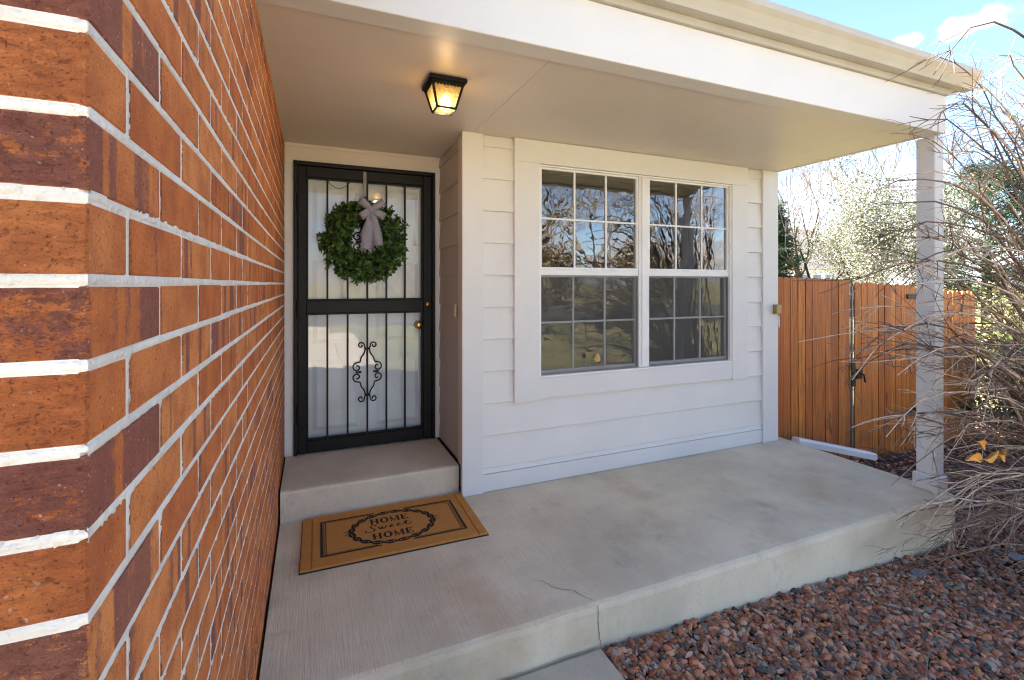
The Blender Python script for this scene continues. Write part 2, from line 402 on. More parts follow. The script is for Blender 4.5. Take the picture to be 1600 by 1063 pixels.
for x, z in zip(xs, zz): mb.v += [(x - .0014, SF - .0025, z), (x + .0014, SF - .0025, z)]
for k in range(10): mb.f.append((2 * k, 2 * k + 1, 2 * k + 3, 2 * k + 2))
mb.build('crack', M['soil'], slab)
mb = MB(); pr = [(DY + .05, .0005), (3.036, .0005), (3.03, .165), (3.034, .176), (3.05, .181), (DY + .05, .181)]
mb.prism(pr, 0, BX + .012, .892); tag(mb.build('door_step', M['step']), 'low concrete step below the door', kind='structure')

# ---------------------------------------------------------------- the house
house = thing('house', 'white lap sided house with covered porch and orange brick garage wall', 'house', (1.8, 3.0, 0))
# brick return and front
H0, CH, MOD, JT = 1.383, .0755, .2275, .0108
NC0, NC1 = -21, 17
mort = MB(); mort.prism([(-7, BY + .0014), (BX - .0075, BY + .0014), (BX - .0014, BY + .0075), (BX - .0014, DY + .05), (-7, DY + .05)], 2, -.45, H0 + NC1 * CH)
bw = mort.build('brick_wall', M['mortar'], house)
fieldV, fieldF, fieldC = [], [], []
spec = []           # (x0,x1,y0,y1,z0,z1)
for r_ in range(NC0, NC1):
    z0 = H0 + r_ * CH + JT / 2; z1 = H0 + (r_ + 1) * CH - JT / 2; even = r_ % 2 == 0
    y = BY + (.1 if even else .216); x = BX - (.216 if even else .1)
    spec.append((x + JT / 2, BX, BY, y - JT / 2, z0, z1, 'c'))
    while y < DY + .02:
        spec.append((BX - .09, BX, y + JT / 2, min(y + MOD - JT / 2, DY + .03), z0, z1, 's')); y += MOD
    while x > -2.6: spec.append((x - MOD + JT / 2, x - JT / 2, BY, BY + .09, z0, z1, 'f')); x -= MOD
def size_in_view(s):
    c = Vector(((s[0] + s[1]) / 2, (s[2] + s[3]) / 2, (s[4] + s[5]) / 2)) - EYE
    fw = c.x * math.sin(YAW) + c.y * math.cos(YAW); rt = c.x * math.cos(YAW) - c.y * math.sin(YAW)
    if fw < .05: return 0
    u, v = 800 + 741.6 * rt / fw, 444 - 741.6 * c.z / fw
    if u < -160 or v < -120 or v > 1180: return .01 / c.length
    nrm = abs(c.y) if s[6] == 'f' else abs(c.x)
    return nrm / c.length ** 3
order = sorted(range(len(spec)), key=lambda i: -size_in_view(spec[i])); near = set(order[:300])
cache = {}
for i, s in enumerate(spec):
    dx, dy, dz = s[1] - s[0], s[3] - s[2], s[5] - s[4]
    flash = rnd.choice([0, 0, .2, .34, .38, .41, .44, .47]) if s[6] == 's' else rnd.choice([.25, .3, .4, .5, .56, .6])
    if s[6] == 'c': flash = [.3, .57, .28, .6, .34, .5][int(round((s[4] - H0) / CH)) % 6]
    colr = (flash, rnd.random(), rnd.random(), 1)
    cx, cy, cz = (s[0] + s[1]) / 2, (s[2] + s[3]) / 2, (s[4] + s[5]) / 2
    jit = rnd.uniform(0, .0009)
    if i in near:
        var = rnd.randrange(5); key = (round(dx, 3), round(dy, 3), var)
        if key not in cache:
            r2 = random.Random(hash(key[:2]) % 997 + var); b = B(-dx / 2, dx / 2, -dy / 2, dy / 2, -dz / 2, dz / 2, .0022)
            b.v = [(p[0] + r2.uniform(-.0003, .0004), p[1] + r2.uniform(-.0005, .0004), p[2] + r2.uniform(-.0013, .0013)) for p in b.v]
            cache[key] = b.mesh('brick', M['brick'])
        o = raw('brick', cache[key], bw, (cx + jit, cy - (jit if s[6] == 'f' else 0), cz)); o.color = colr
    else:
        b = B(s[0] + jit, s[1] + jit, s[2], s[3], s[4], s[5], .0022); n0 = len(fieldV)
        fieldV += b.v
        for f in b.f: fieldF.append(tuple(k + n0 for k in f)); fieldC.append(colr[:3])
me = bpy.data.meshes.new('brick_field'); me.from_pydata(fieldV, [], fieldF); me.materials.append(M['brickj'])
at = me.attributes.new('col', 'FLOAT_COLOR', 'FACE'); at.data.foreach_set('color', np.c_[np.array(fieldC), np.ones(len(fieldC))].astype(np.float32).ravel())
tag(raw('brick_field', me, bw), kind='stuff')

# mortar squeezed unevenly over the brick edges where it can be seen close up
from mathutils import noise as mno
def mortar_skin(front):
    na, nz_ = (64, 330) if front else (230, 330); A0, A1 = (-.55, BX) if front else (BY, 1.75); Zl, Zh = .55, 1.95
    As = np.linspace(A0, A1, na); Zs = np.linspace(Zl, Zh, nz_); V_ = []; F_ = []
    for z in Zs:
        rr_ = math.floor((z - H0) / CH); dzj = abs((z - H0) / CH - round((z - H0) / CH)) * CH; ev = rr_ % 2 == 0
        for a in As:
            q = (BX - a) - (.216 if ev else .1) if front else (a - BY) - (.1 if ev else .216)
            dv = abs(q / MOD - round(q / MOD)) * MOD if q > -.02 else 9
            d_ = min(dzj, dv); n1 = mno.noise((a * 55, z * 55, 3.1 + front)); n2 = mno.noise((a * 160, z * 160, 9.7))
            edge = JT / 2 + .0006 + .0016 * n1 + .0014 * n2
            h = -.0004 + .0009 * n1 + .0009 * n2 if d_ < edge else -.0065
            if h < -.006: a = min(a, BX - .009) if front else max(a, BY + .009)
            V_.append((a, BY - h, z) if front else (BX + h, a, z))
    for j in range(nz_ - 1):
        for i in range(na - 1): k = j * na + i; F_.append((k, k + 1, k + na + 1, k + na))
    return raw('mortar_joints', npmesh('mortar_joints', np.array(V_), np.array(F_), M['mortar'], smooth=True), bw)
mortar_skin(True); mortar_skin(False)

# window wall: backing with a real opening, lap boards, trim
WX0, WX1, WZ0, WZ1 = 1.44, 3.24, .728, 2.23
mb = MB()
for a in ((.93, WX0, 0, 2.6), (WX1, 3.77, 0, 2.6), (WX0, WX1, 0, WZ0), (WX0, WX1, WZ1, 2.6)): mb.box(a[0], a[1], DW + .016, DW + .16, a[2], a[3])
sw = mb.build('siding_wall', M['siding'], house)
laps = [.120, .158] + [.158 + .2135 * k for k in range(1, 12)]
def lap(x0, x1, z0, z1, y, mat, parent, axis=0):
    """one lap board: thick at its lower edge, tucked behind the board above"""
    pr = [(y + .015, z0), (y - .010, z0), (y - .012, z0 + .003), (y + .006, z1 + .012), (y + .015, z1 + .012)]
    return MB().prism(pr, 0, x0, x1).build('siding_board', mat, parent)
for a, b in zip(laps[:-1], laps[1:]):
    b2 = min(b, SZ - .014)
    if b - a < .05: b2 = b
    if a > SZ - .02: break
    segs = [(1.037, 3.602)] if b <= .6 else [(1.037, 1.257), (3.411, 3.602)]
    for s in segs: lap(s[0], s[1], a, b2, DW, M['siding'], sw)
B(1.037, 3.602, DW - .012, DW + .01, .004, .117).build('base_board', M['trim'], house)
B(.892, 1.035, DW - .024, DW + .012, .002, SZ - .002, ).build('corner_board', M['trimv'], house)
B(3.604, 3.785, DW - .024, DW + .16, .002, SZ - .002).build('corner_board', M['trimv'], house)
# alcove side wall
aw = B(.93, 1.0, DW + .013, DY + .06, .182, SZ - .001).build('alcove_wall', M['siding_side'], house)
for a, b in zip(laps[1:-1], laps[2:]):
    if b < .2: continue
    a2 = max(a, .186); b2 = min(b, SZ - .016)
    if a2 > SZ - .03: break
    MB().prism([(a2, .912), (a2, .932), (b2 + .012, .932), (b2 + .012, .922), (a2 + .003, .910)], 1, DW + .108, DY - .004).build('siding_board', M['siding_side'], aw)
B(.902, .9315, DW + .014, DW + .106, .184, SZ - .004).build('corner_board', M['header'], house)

# ---- the double window
wn = MB().box(1.2565, 1.4425, DW - .03, DW + .014, .578, SZ - .16).build('window', M['trimv'], house)
tag(wn, 'double window of two sashed units with white grid bars')
B(1.2565, 3.412, DW - .031, DW + .014, SZ - .159, SZ - .003).build('trim_board', M['trim'], wn)
B(3.2375, 3.412, DW - .03, DW + .014, .578, SZ - .16).build('trim_board', M['trimv'], wn)
B(1.4435, 3.2365, DW - .028, DW + .014, .590, WZ0).build('trim_board', M['trim'], wn)
for (a, b, c, d_) in ((1.443, 1.46, WZ0 + .001, SZ - .161), (3.222, 3.237, WZ0 + .001, SZ - .161)):
    B(a, b, DW - .02, DW + .05, c, d_).build('frame', M['vinyl'], wn)
B(1.4605, 3.2215, DW - .018, DW + .05, 2.199, SZ - .1615).build('frame', M['vinyl'], wn)
B(1.4605, 3.2215, DW - .022, DW + .05, WZ0 + .001, WZ0 + .014).build('frame', M['vinyl'], wn)
B(2.296, 2.392, DW - .012, DW + .06, WZ0 + .0145, 2.1985, .004).build('mullion', M['vinyl'], wn)
MB().prism([(2.318, DW - .022), (2.37, DW - .022), (2.364, DW - .012), (2.324, DW - .012)][::-1], 2, WZ0 + .02, 2.196).build('mullion_cap', M['vinyl'], wn)
for (u0, u1) in ((1.461, 2.295), (2.393, 3.221)):
    MR = 1.462
    B(u0, u1, DW - .006, DW + .045, MR - .02, MR + .022, .003).build('meeting_rail', M['vinyl'], wn)
    for lo, hi, yy in ((MR + .0225, 2.1985, DW + .012), (WZ0 + .015, MR - .0205, DW + .03)):
        st = .014 if lo > 1 else .012
        mb = MB(); mb.box(u0, u0 + st, yy - .012, yy + .025, lo, hi); mb.box(u1 - st, u1, yy - .012, yy + .025, lo, hi)
        mb.box(u0 + st, u1 - st, yy - .011, yy + .025, hi - st, hi); mb.box(u0 + st, u1 - st, yy - .011, yy + .025, lo, lo + st * (1 if lo > 1 else 2.4))
        mb.build('sash', M['vinyl'], wn)
        g0, g1, h0, h1 = u0 + st, u1 - st, lo + st, hi - st; hm = (h0 + h1) / 2 + (.0 if lo > 1 else .015); mw = .0065
        cxs = [g0 + (g1 - g0) * k / 3 for k in range(4)]
        for k in (1, 2):
            for (a, b) in ((h0, hm - mw), (hm + mw, h1)): B(cxs[k] - mw, cxs[k] + mw, yy - .004, yy + .008, a, b).build('muntin', M['vinyl'], wn)
        B(g0, g1, yy - .0045, yy + .0085, hm - mw, hm + mw).build('muntin', M['vinyl'], wn)
        for k in range(3):
            for (a, b) in ((h0, hm - mw), (hm + mw, h1)):
                x0, x1 = cxs[k] + (mw if k else 0), cxs[k + 1] - (mw if k < 2 else 0)
                tl = rnd.uniform(-.0015, .0015); tv = rnd.uniform(-.0015, .0015)
                MB().add([(x0, yy + .003 + tl, a), (x1, yy + .003 - tl, a + 0), (x1, yy + .003 + tv, b), (x0, yy + .003 - tv, b)], [(0, 1, 2, 3)]).build('pane', M['glass'], wn)
    lo, hi = WZ0 + .0145, MR - .0205
    mb = MB(); fw_ = .011
    mb.box(u0, u0 + fw_, DW + .001, DW + .009, lo, hi); mb.box(u1 - fw_, u1, DW + .001, DW + .009, lo, hi); mb.box(u0 + fw_, u1 - fw_, DW + .001, DW + .009, hi - fw_, hi); mb.box(u0 + fw_, u1 - fw_, DW + .001, DW + .009, lo, lo + fw_)
    sf = mb.build('screen_frame', M['steel'], wn)
    MB().add([(u0 + fw_, DW + .005, lo + fw_), (u1 - fw_, DW + .005, lo + fw_), (u1 - fw_, DW + .005, hi - fw_), (u0 + fw_, DW + .005, hi - fw_)], [(0, 1, 2, 3)]).build('insect_screen', M['screen'], wn)
# dim room behind the window
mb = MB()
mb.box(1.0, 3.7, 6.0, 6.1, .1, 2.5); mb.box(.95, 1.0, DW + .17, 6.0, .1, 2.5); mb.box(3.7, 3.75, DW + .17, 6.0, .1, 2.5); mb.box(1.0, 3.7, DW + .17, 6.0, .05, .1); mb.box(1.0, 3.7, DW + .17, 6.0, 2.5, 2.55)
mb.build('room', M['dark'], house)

t = NT('amber_glow', .4); t.color((.7, .35, .08)); t.b.inputs['Emission Color'].default_value = (1, .5, .12, 1); t.b.inputs['Emission Strength'].default_value = .05; M['glow'] = t.m
sl = thing('table_lamp', 'small glowing amber lamp inside low in the left window', 'lamp', (2.09, 3.22, .70))
B(1.9, 2.3, DW + .19, 3.4, .66, .70).build('inner_sill', M['dark'], house)
MB().lathe([(.026, .702), (.026, .71), (.007, .718), (.007, .755), (.012, .76)], (2.09, 3.22, 0), 2, 12).build('lamp_base', M['brass'], sl, True)
MB().lathe([(.012, .76), (.022, .772), (.024, .79), (.016, .812), (.006, .826), (.001, .83)], (2.09, 3.22, 0), 2, 12).build('lamp_shade', M['glow'], sl, True)

# ---- door: white trim, header, panelled front door, black security storm door
dt = MB().box(BX + .004, -.124, DY - .03, DY + .05, .183, 2.258).build('door_trim', M['trimv'], house)
B(.88, .9295, DY - .03, DY + .05, .183, 2.258).build('trim_board', M['trimv'], dt)
B(-.1235, .8795, DY - .026, DY + .05, 2.243, 2.2575).build('trim_board', M['trim'], dt)
hd = B(BX + .004, .9295, DY - .01, DY + .05, 2.2585, SZ - .001).build('door_header', M['header'], house)
B(BX + .004, .909, DY - .018, DY - .011, 2.345, SZ - .003).build('trim_strip', M['header'], hd)
B(BX + .03, .900, DY - .014, DY - .0105, 2.262, 2.343).build('trim_board', M['header'], hd)
fd = B(-.13, .89, DY + .04, DY + .08, .183, 2.26).build('front_door', M['doorwhite'], house)
for (x0, x1) in ((-.0, .32), (.44, .76)):
    for (z0, z1) in ((.32, .82), (.95, 1.55), (1.68, 2.1)):
        MB().prism([(x0, z0), (x1, z0), (x1, z1), (x0, z1)][::-1], 1, DY + .083, DY + .0895)
        mb = MB(); q = .03
        mb.add([(x0, DY + .0385, z0), (x1, DY + .0385, z0), (x1, DY + .0385, z1), (x0, DY + .0385, z1), (x0 + q, DY + .026, z0 + q), (x1 - q, DY + .026, z0 + q), (x1 - q, DY + .026, z1 - q), (x0 + q, DY + .026, z1 - q)],
               [(0, 1, 5, 4), (1, 2, 6, 5), (2, 3, 7, 6), (3, 0, 4, 7), (4, 5, 6, 7)])
        mb.build('panel', M['doorwhite'], fd)
MB().lathe([(.012, 0), (.03, -.004), (.032, -.012), (.012, -.02), (.012, -.04), (.026, -.05), (.03, -.065), (.022, -.078), (.004, -.081)], (.755, DY + .038, 1.065), 1, 18).build('knob', M['brass'], fd, True)
sd = MB()
X0, X1, Z0, Z1 = -.122, .877, .186, 2.242; yo, yi = DY - .045, DY + .0
sd.box(X0, X0 + .024, yo - .006, yi, Z0, Z1, .003); sd.box(X1 - .024, X1, yo - .006, yi, Z0, Z1, .003); sd.box(X0 + .0245, X1 - .0245, yo - .005, yi, Z1 - .03, Z1, .003)
sdo = sd.build('security_door', M['black'], house); tag(sdo, 'black steel security storm door with vertical bars and scrollwork')
a0, a1, c0, c1 = X0 + .027, X1 - .027, Z0 + .006, Z1 - .033
mb = MB(); sw_ = .055
mb.box(a0, a0 + sw_, yo, yi - .005, c0, c1, .004); mb.box(a1 - sw_ - .012, a1, yo, yi - .005, c0, c1, .004)
mb.box(a0 + sw_ + .0005, a1 - sw_ - .0125, yo + .001, yi - .006, c0, c0 + .085, .004); mb.box(a0 + sw_ + .0005, a1 - sw_ - .0125, yo + .001, yi - .006, c1 - .075, c1, .004)
mb.box(a0 + sw_ + .0005, a1 - sw_ - .0125, yo + .001, yi - .006, 1.172, 1.262, .004); mb.build('frame', M['black'], sdo)
gx0, gx1 = a0 + sw_, a1 - sw_ - .012
for z0, z1 in ((c0 + .085, 1.172), (1.262, c1 - .075)):
    for k in range(1, 6):
        x = gx0 + (gx1 - gx0) * k / 6; B(x - .0065, x + .0065, yo + .004, yo + .017, z0 - .002, z1 + .002, .002).build('bar', M['black'], sdo)
    mb = MB(); e = .012
    mb.box(gx0, gx0 + e, yo + .02, yi - .012, z0, z1); mb.box(gx1 - e, gx1, yo + .02, yi - .012, z0, z1); mb.box(gx0 + e, gx1 - e, yo + .02, yi - .012, z0, z0 + e); mb.box(gx0 + e, gx1 - e, yo + .02, yi - .012, z1 - e, z1)
    mb.build('glazing_bead', M['black'], sdo)
    MB().add([(gx0, yi - .02, z0), (gx1, yi - .02, z0), (gx1, yi - .02, z1), (gx0, yi - .02, z1)], [(0, 1, 2, 3)]).build('glass', M['doorglass'], sdo)
def spiral(c, r0, a0, turns, n=16, sgn=1):
    return [(c[0] + sgn * r0 * (1 - .75 * k / n) * math.cos(a0 + turns * 2 * math.pi * k / n), c[1] + r0 * (1 - .75 * k / n) * math.sin(a0 + turns * 2 * math.pi * k / n)) for k in range(n + 1)]
def smooth_pts(p, it=2):
    for _ in range(it):
        q = [p[0]]
        for a, b in zip(p[:-1], p[1:]): q += [tuple(.75 * a[i] + .25 * b[i] for i in range(len(a))), tuple(.25 * a[i] + .75 * b[i] for i in range(len(a)))]
        p = q + [p[-1]]
    return p
def scrollwork(cx, cz, sc_=1):
    for sg in (-1, 1):
        for vs_ in (-1, 1):
            top = spiral((.045, .195), .026, math.pi * 1.08, -1.15); mid = spiral((.072, .036), .034, math.pi * .5, -1.1)
            path = top[::-1] + [(.014, .165), (.022, .135), (.045, .105), (.048, .085), (.052, .072)] + mid
            path = smooth_pts(path, 1)
            MB().tube([(cx + sg * sc_ * p[0], yo + .008, cz + vs_ * sc_ * p[1]) for p in path], .0052, 6).build('scroll', M['black'], sdo, True)
    for (x, z) in ((0, .17), (0, -.17)): B(cx + x - .018, cx + x + .018, yo + .0005, yo + .019, cz + z - .008, cz + z + .008, .003).build('collar', M['black'], sdo)
    for sg in (-1, 1): B(cx + sg * .062 - .02, cx + sg * .062 + .02, yo + .001, yo + .016, cz - .007, cz + .007, .003).build('collar', M['black'], sdo)
scrollwork((gx0 + gx1) / 2, .735); scrollwork((gx0 + gx1) / 2, 1.69, .95)
for z in (.46, 1.2, 1.95):
    hb = MB(); hb.lathe([(.0, -.06), (.009, -.058), (.009, .058), (.0, .06)], (X0 + .0255, yo - .012, z), 2, 10); hb.box(X0 + .002, X0 + .05, yo - .0085, yo - .0055, z - .05, z + .05); hb.build('hinge', M['black'], sdo)
MB().lathe([(.004, 0), (.022, -.002), (.022, -.012), (.014, -.014), (.012, -.02), (.002, -.021)], (a1 - .035, yo, 1.225), 1, 18).build('lock', M['brass'], sdo, True)
hnd = MB(); hnd.box(a1 - .06, a1 - .015, yo - .006, yo - .0002, 1.10, 1.20, .003); hnd.tube([(a1 - .038, yo - .003, 1.3), (a1 - .038, yo - .02, 1.3)], .008, 10); hnd.build('latch', M['black'], sdo)
MB().tube([(gx0 + .13 + .17 * k / 14, yi - .026 + .002 * math.sin(k * 2), 2.13 - .06 * (1 - ((k - 7) / 7) ** 2) + .003 * math.sin(k * 2.1)) for k in range(15)], .0022, 5).build('wire', M['black'], sdo)
B(.913 - .016, .9095, 3.145, 3.185, 1.155, 1.245, .003).build('doorbell', M['ivory'], house)

# ---- porch ceiling, beam, gutter, roof, column
so = B(BX - .05, 3.76, SF + .17, DY + .2, SZ + .012, SZ + .05).build('soffit', M['soffit'], house)
seams = [-.25, .97, 2.19, 3.41, 3.762]
for a, b in zip(seams[:-1], seams[1:]):
    B(max(a, BX - .04) + .0012, b - .0012, SF + .12, DY + .15, SZ, SZ + .0118).build('soffit_panel', M['soffit'], so)
B(BX + .002, 3.80, SF + .012, SF + .118, SZ - .012, 2.602, .003).build('porch_beam', M['beam'], house)
B(3.764, 3.80, SF + .1185, DW + .3, SZ - .004, 2.602, .003).build('side_beam', M['beam'], house)
B(BX + .002, 3.812, SF - .008, SF + .115, 2.6025, 2.655, .003).build('frieze_board', M['gutter'], house)
gp = [(SF - .010, 2.638), (SF - .062, 2.638), (SF - .070, 2.655), (SF - .092, 2.69), (SF - .112, 2.712), (SF - .116, 2.742), (SF - .103, 2.746), (SF - .100, 2.738), (SF - .106, 2.735), (SF - .098, 2.71), (SF - .062, 2.66), (SF - .058, 2.644), (SF - .014, 2.644), (SF - .014, 2.755), (SF - .009, 2.755)]
gut = MB().prism(gp, 0, BX - .3, 3.95).build('gutter', M['gutter'], house)
MB().prism([gp[i] for i in (0, 1, 2, 3, 4, 5, 13)], 0, 3.9505, 3.953).build('end_cap', M['gutter'], gut)
B(3.8125, 3.94, SF - .006, DW + .4, 2.66, 2.69).build('eave_soffit', M['soffit'], house)
B(3.94, 3.952, SF - .006, DW + .4, 2.655, 2.77).build('rake_board', M['trim'], house)
rf = MB(); RP = [(SF - .05, 2.76), (7.0, 5.1), (12.4, 2.6), (12.4, 2.5), (7.0, 4.98), (SF - .02, 2.7605 - .002)]
rf.prism([(SF - .06, 2.757), (7.0, 5.15), (12.5, 2.7), (12.5, 2.62), (7.0, 5.06), (SF + .0, 2.7)], 0, -9, 3.955); rfo = rf.build('roof', M['shingle'], house)
MB().prism([(-7.4, 2.66), (BX + .35, 2.66), (BX + .35, 2.74), (-3.6, 4.5), (-7.4, 2.74)], 1, .1, 4.5)
g2 = MB(); yv = (.1, 6.5)
g2.add([(-7.5, y, 2.78) for y in yv] + [(-3.6, y, 4.6) for y in yv] + [(BX + .3, y, 2.80) for y in yv] + [(-7.5, y, 2.68) for y in yv] + [(-3.6, y, 4.5) for y in yv] + [(BX + .3, y, 2.70) for y in yv],
       [(0, 1, 3, 2), (2, 3, 5, 4), (6, 8, 9, 7), (8, 10, 11, 9), (0, 2, 8, 6), (2, 4, 10, 8), (1, 7, 9, 3), (3, 9, 11, 5), (0, 6, 7, 1), (4, 5, 11, 10)])
g2.build('garage_roof', M['shingle'], rfo)
gw = MB(); gw.add([(-7, BY + .03, 2.66), (-.2, BY + .03, 2.66), (-3.6, BY + .03, 4.45)], [(0, 1, 2)]); gw.build('gable_wall', M['siding'], house)
mb = MB(); mb.prism([(DW + .45, 2.6), (12, 2.6), (12, 2.8), (7, 5.04), (DW + .45, 3.2)], 0, 3.70, 3.76); mb.box(3.7, 3.77, DW + .17, 12, -.5, 2.59); mb.box(-9, 3.69, 11.9, 12, -.5, 2.6); mb.box(-9, -8.9, 3.8, 11.89, -.5, 2.6); mb.build('side_wall', M['siding'], house)

us = B(-8.9, 3.7, 4.9, 11.8, 2.8, 5.4).build('sun_blocking_storey', M['siding'], house)  # unseen storey and roof, added to keep the sun off the fence
MB().add([(-9.3, 4.5, 5.401), (4.1, 4.5, 5.401), (4.1, 12.2, 5.401), (-9.3, 12.2, 5.401), (-6, 8.3, 7.3), (1, 8.3, 7.3)], [(3, 2, 1, 0), (0, 1, 5, 4), (1, 2, 5), (2, 3, 4, 5), (3, 0, 4)]).build('sun_blocking_roof', M['shingle'], us)
pc = MB().box(3.786, 3.888, 1.806, 1.914, .111, SZ - .0125, .004).build('porch_column', M['trimv'], house); tag(pc, 'square white porch post with a wider foot')
B(3.776, 3.897, 1.788, 1.932, .001, .098, .004).build('base_trim', M['trim'], pc)
MB().add([(3.776, 1.788, .0985), (3.897, 1.788, .0985), (3.897, 1.932, .0985), (3.776, 1.932, .0985), (3.785, 1.805, .112), (3.889, 1.805, .112), (3.889, 1.915, .112), (3.785, 1.915, .112)], [(0, 1, 5, 4), (1, 2, 6, 5), (2, 3, 7, 6), (3, 0, 4, 7)]).build('base_bevel', M['trim'], pc)
ub = B(3.715, 3.775, DW - .07, DW - .0245, 1.12, 1.2, .004).build('utility_box', M['bronze'], house)
MB().tube([(3.755, DW - .045, 1.12), (3.758, DW - .05, 1.04), (3.77, DW - .045, 1.0), (3.784, DW - .04, 1.03), (3.788, DW - .03, 1.1)], .003, 5).build('cable', M['vinyl'], ub)

# ---------------------------------------------------------------- lantern under the ceiling
lx, ly = .597, 2.285
lt = thing('ceiling_lantern', 'black four sided ceiling lantern with lit amber glass above the doormat', 'lantern', (lx, ly, SZ))
mb = MB(); mb.box(lx - .092, lx + .092, ly - .092, ly + .092, SZ - .024, SZ - .001, .004); mb.box(lx - .082, lx + .082, ly - .082, ly + .082, SZ - .034, SZ - .0245, .002)
for s in range(4):                # scalloped skirt
    for k in range(9):
        u = -.066 + .0165 * k; pts = [(u - .008, SZ - .0335), (u + .008, SZ - .0335), (u + .006, SZ - .041), (u, SZ - .044), (u - .006, SZ - .041)]
        for p_ in (0,):
            vs = []
            for d2 in (.0745, .0765):
                for (a, z) in pts:
                    vs.append([(lx + a, ly - d2, z), (lx + d2, ly + a, z), (lx - a, ly + d2, z), (lx - d2, ly - a, z)][s])
            mb.add(vs, [(0, 1, 2, 3, 4), (9, 8, 7, 6, 5)] + [(i, (i + 1) % 5, 5 + (i + 1) % 5, 5 + i) for i in range(5)])
mb.build('canopy', M['black'], lt)
t0_, b0_, zt, zb = .074, .046, SZ - .034, SZ - .138
cor = [(-1, -1), (1, -1), (1, 1), (-1, 1)]
for (sx, sy) in cor: MB().tube([(lx + sx * t0_, ly + sy * t0_, zt), (lx + sx * b0_, ly + sy * b0_, zb)], .0062, 6).build('corner_bar', M['black'], lt)
mb = MB()
for i in range(4):
    a, b = cor[i], cor[(i + 1) % 4]; mb.tube([(lx + a[0] * b0_, ly + a[1] * b0_, zb), (lx + b[0] * b0_, ly + b[1] * b0_, zb)], .0065, 6)
mb.build('bottom_ring', M['black'], lt)
t = NT('amber_glass', .12); t.t.nodes.remove(t.b); out = t.t.nodes['Material Output']; gl = t.n('BsdfTransparent'); gl.inputs[0].default_value = (.9, .75, .46, 1)
tl = t.n('BsdfTranslucent'); tl.inputs[0].default_value = (.9, .72, .4, 1); ms = t.n('MixShader'); t.l(t.ramp(t.noise(90, 4), .35, .7, .35, .7), ms.inputs[0]); t.l(gl.outputs[0], ms.inputs[1]); t.l(tl.outputs[0], ms.inputs[2]); t.l(ms.outputs[0], out.inputs[0]); M['amber'] = t.m
for i in range(4):
    a, b = cor[i], cor[(i + 1) % 4]; q = .97
    MB().add([(lx + a[0] * t0_ * q, ly + a[1] * t0_ * q, zt), (lx + b[0] * t0_ * q, ly + b[1] * t0_ * q, zt), (lx + b[0] * b0_ * q, ly + b[1] * b0_ * q, zb), (lx + a[0] * b0_ * q, ly + a[1] * b0_ * q, zb)], [(0, 1, 2, 3)]).build('pane', M['amber'], lt)
MB().add([(lx + a[0] * b0_, ly + a[1] * b0_, zb) for a in cor], [(0, 1, 2, 3)]).build('pane', M['amber'], lt)
t = NT('lit_bulb'); t.b.inputs['Emission Color'].default_value = (1, .74, .4, 1); t.b.inputs['Emission Strength'].default_value = .9; t.color((.9, .8, .6)); M['bulb'] = t.m
MB().lathe([(.012, zt - .03), (.016, zt - .034), (.026, zt - .05), (.03, zt - .065), (.026, zt - .08), (.014, zt - .09), (.002, zt - .093)], (lx + .006, ly, 0), 2, 16).build('bulb', M['bulb'], lt, True)
MB().lathe([(.02, zt - .001), (.02, zt - .029), (.013, zt - .03)], (lx + .006, ly, 0), 2, 12).build('socket', M['ivory'], lt)
pl = bpy.data.lights.new('lantern_light', 'POINT'); pl.energy = .3; pl.color = (1, .72, .45); pl.shadow_soft_size = .03
plo = raw('lantern_light', pl, lt, (lx + .006, ly, zb - .02))

# ---------------------------------------------------------------- wreath on the door
wy = yo - .055; wx, wz = .352, 1.69
wr = thing('wreath', 'round green boxwood wreath with grey bow hanging on the black door', 'wreath', (wx, wy, wz - .31))
MB().tube([(wx + .21 * math.cos(a), wy + .012, wz + .21 * math.sin(a)) for a in [2 * math.pi * k / 40 for k in range(41)]], .035, 8).build('ring', M['barkdark'], wr, True)
g = np.random.default_rng(3); V = []; F = []; C = []
def leaf_quads(P, D, Nn, ln, wd):
    """pointed oval leaves: 6 verts, 4 tris each, folded on the midrib"""
    D = D / np.linalg.norm(D, axis=1)[:, None]; S = np.cross(D, Nn); S /= np.linalg.norm(S, axis=1)[:, None] + 1e-9; U = np.cross(S, D)
    ln = ln[:, None]; wd = wd[:, None]
    v = np.stack([P, P + D * ln * .4 + S * wd + U * wd * .35, P + D * ln * .75 + S * wd * .75 + U * wd * .2, P + D * ln - U * ln * .06, P + D * ln * .75 - S * wd * .75 + U * wd * .2, P + D * ln * .4 - S * wd + U * wd * .35, P + D * ln * .5], 1)
    k = len(P); f = np.array([(0, 1, 6), (1, 2, 6), (2, 3, 6), (3, 4, 6), (4, 5, 6), (5, 0, 6)]); f = (f[None] + (np.arange(k) * 7)[:, None, None]).reshape(-1, 3)
    return v.reshape(-1, 3), f
ns, nl_ = 520, 10; a = g.uniform(0, 2 * np.pi, ns); b = g.uniform(-np.pi * .75, np.pi * .75, ns); rr = .06 * np.sqrt(g.uniform(.3, 1.2, ns))
ca, sa = np.cos(a), np.sin(a); rad = .202 + rr * np.sin(b); P0 = np.c_[wx + rad * ca, wy + .005 - rr * np.cos(b) * .8, wz + rad * sa]
outd = np.c_[np.sin(b) * ca, -np.cos(b), np.sin(b) * sa]; tang = np.c_[-sa, np.zeros(ns), ca]
S0 = outd * g.uniform(.35, .9, (ns, 1)) + tang * g.uniform(.1, 1.1, (ns, 1)) + g.normal(0, .3, (ns, 3)); S0 /= np.linalg.norm(S0, axis=1)[:, None]
ln_s = g.uniform(.03, .072, ns); sd_ = np.cross(S0, g.normal(0, 1, (ns, 3))); sd_ /= np.linalg.norm(sd_, axis=1)[:, None]; P_, D_, Nn, tn = [], [], [], []
base_t = g.uniform(0, 1, ns) ** 1.5
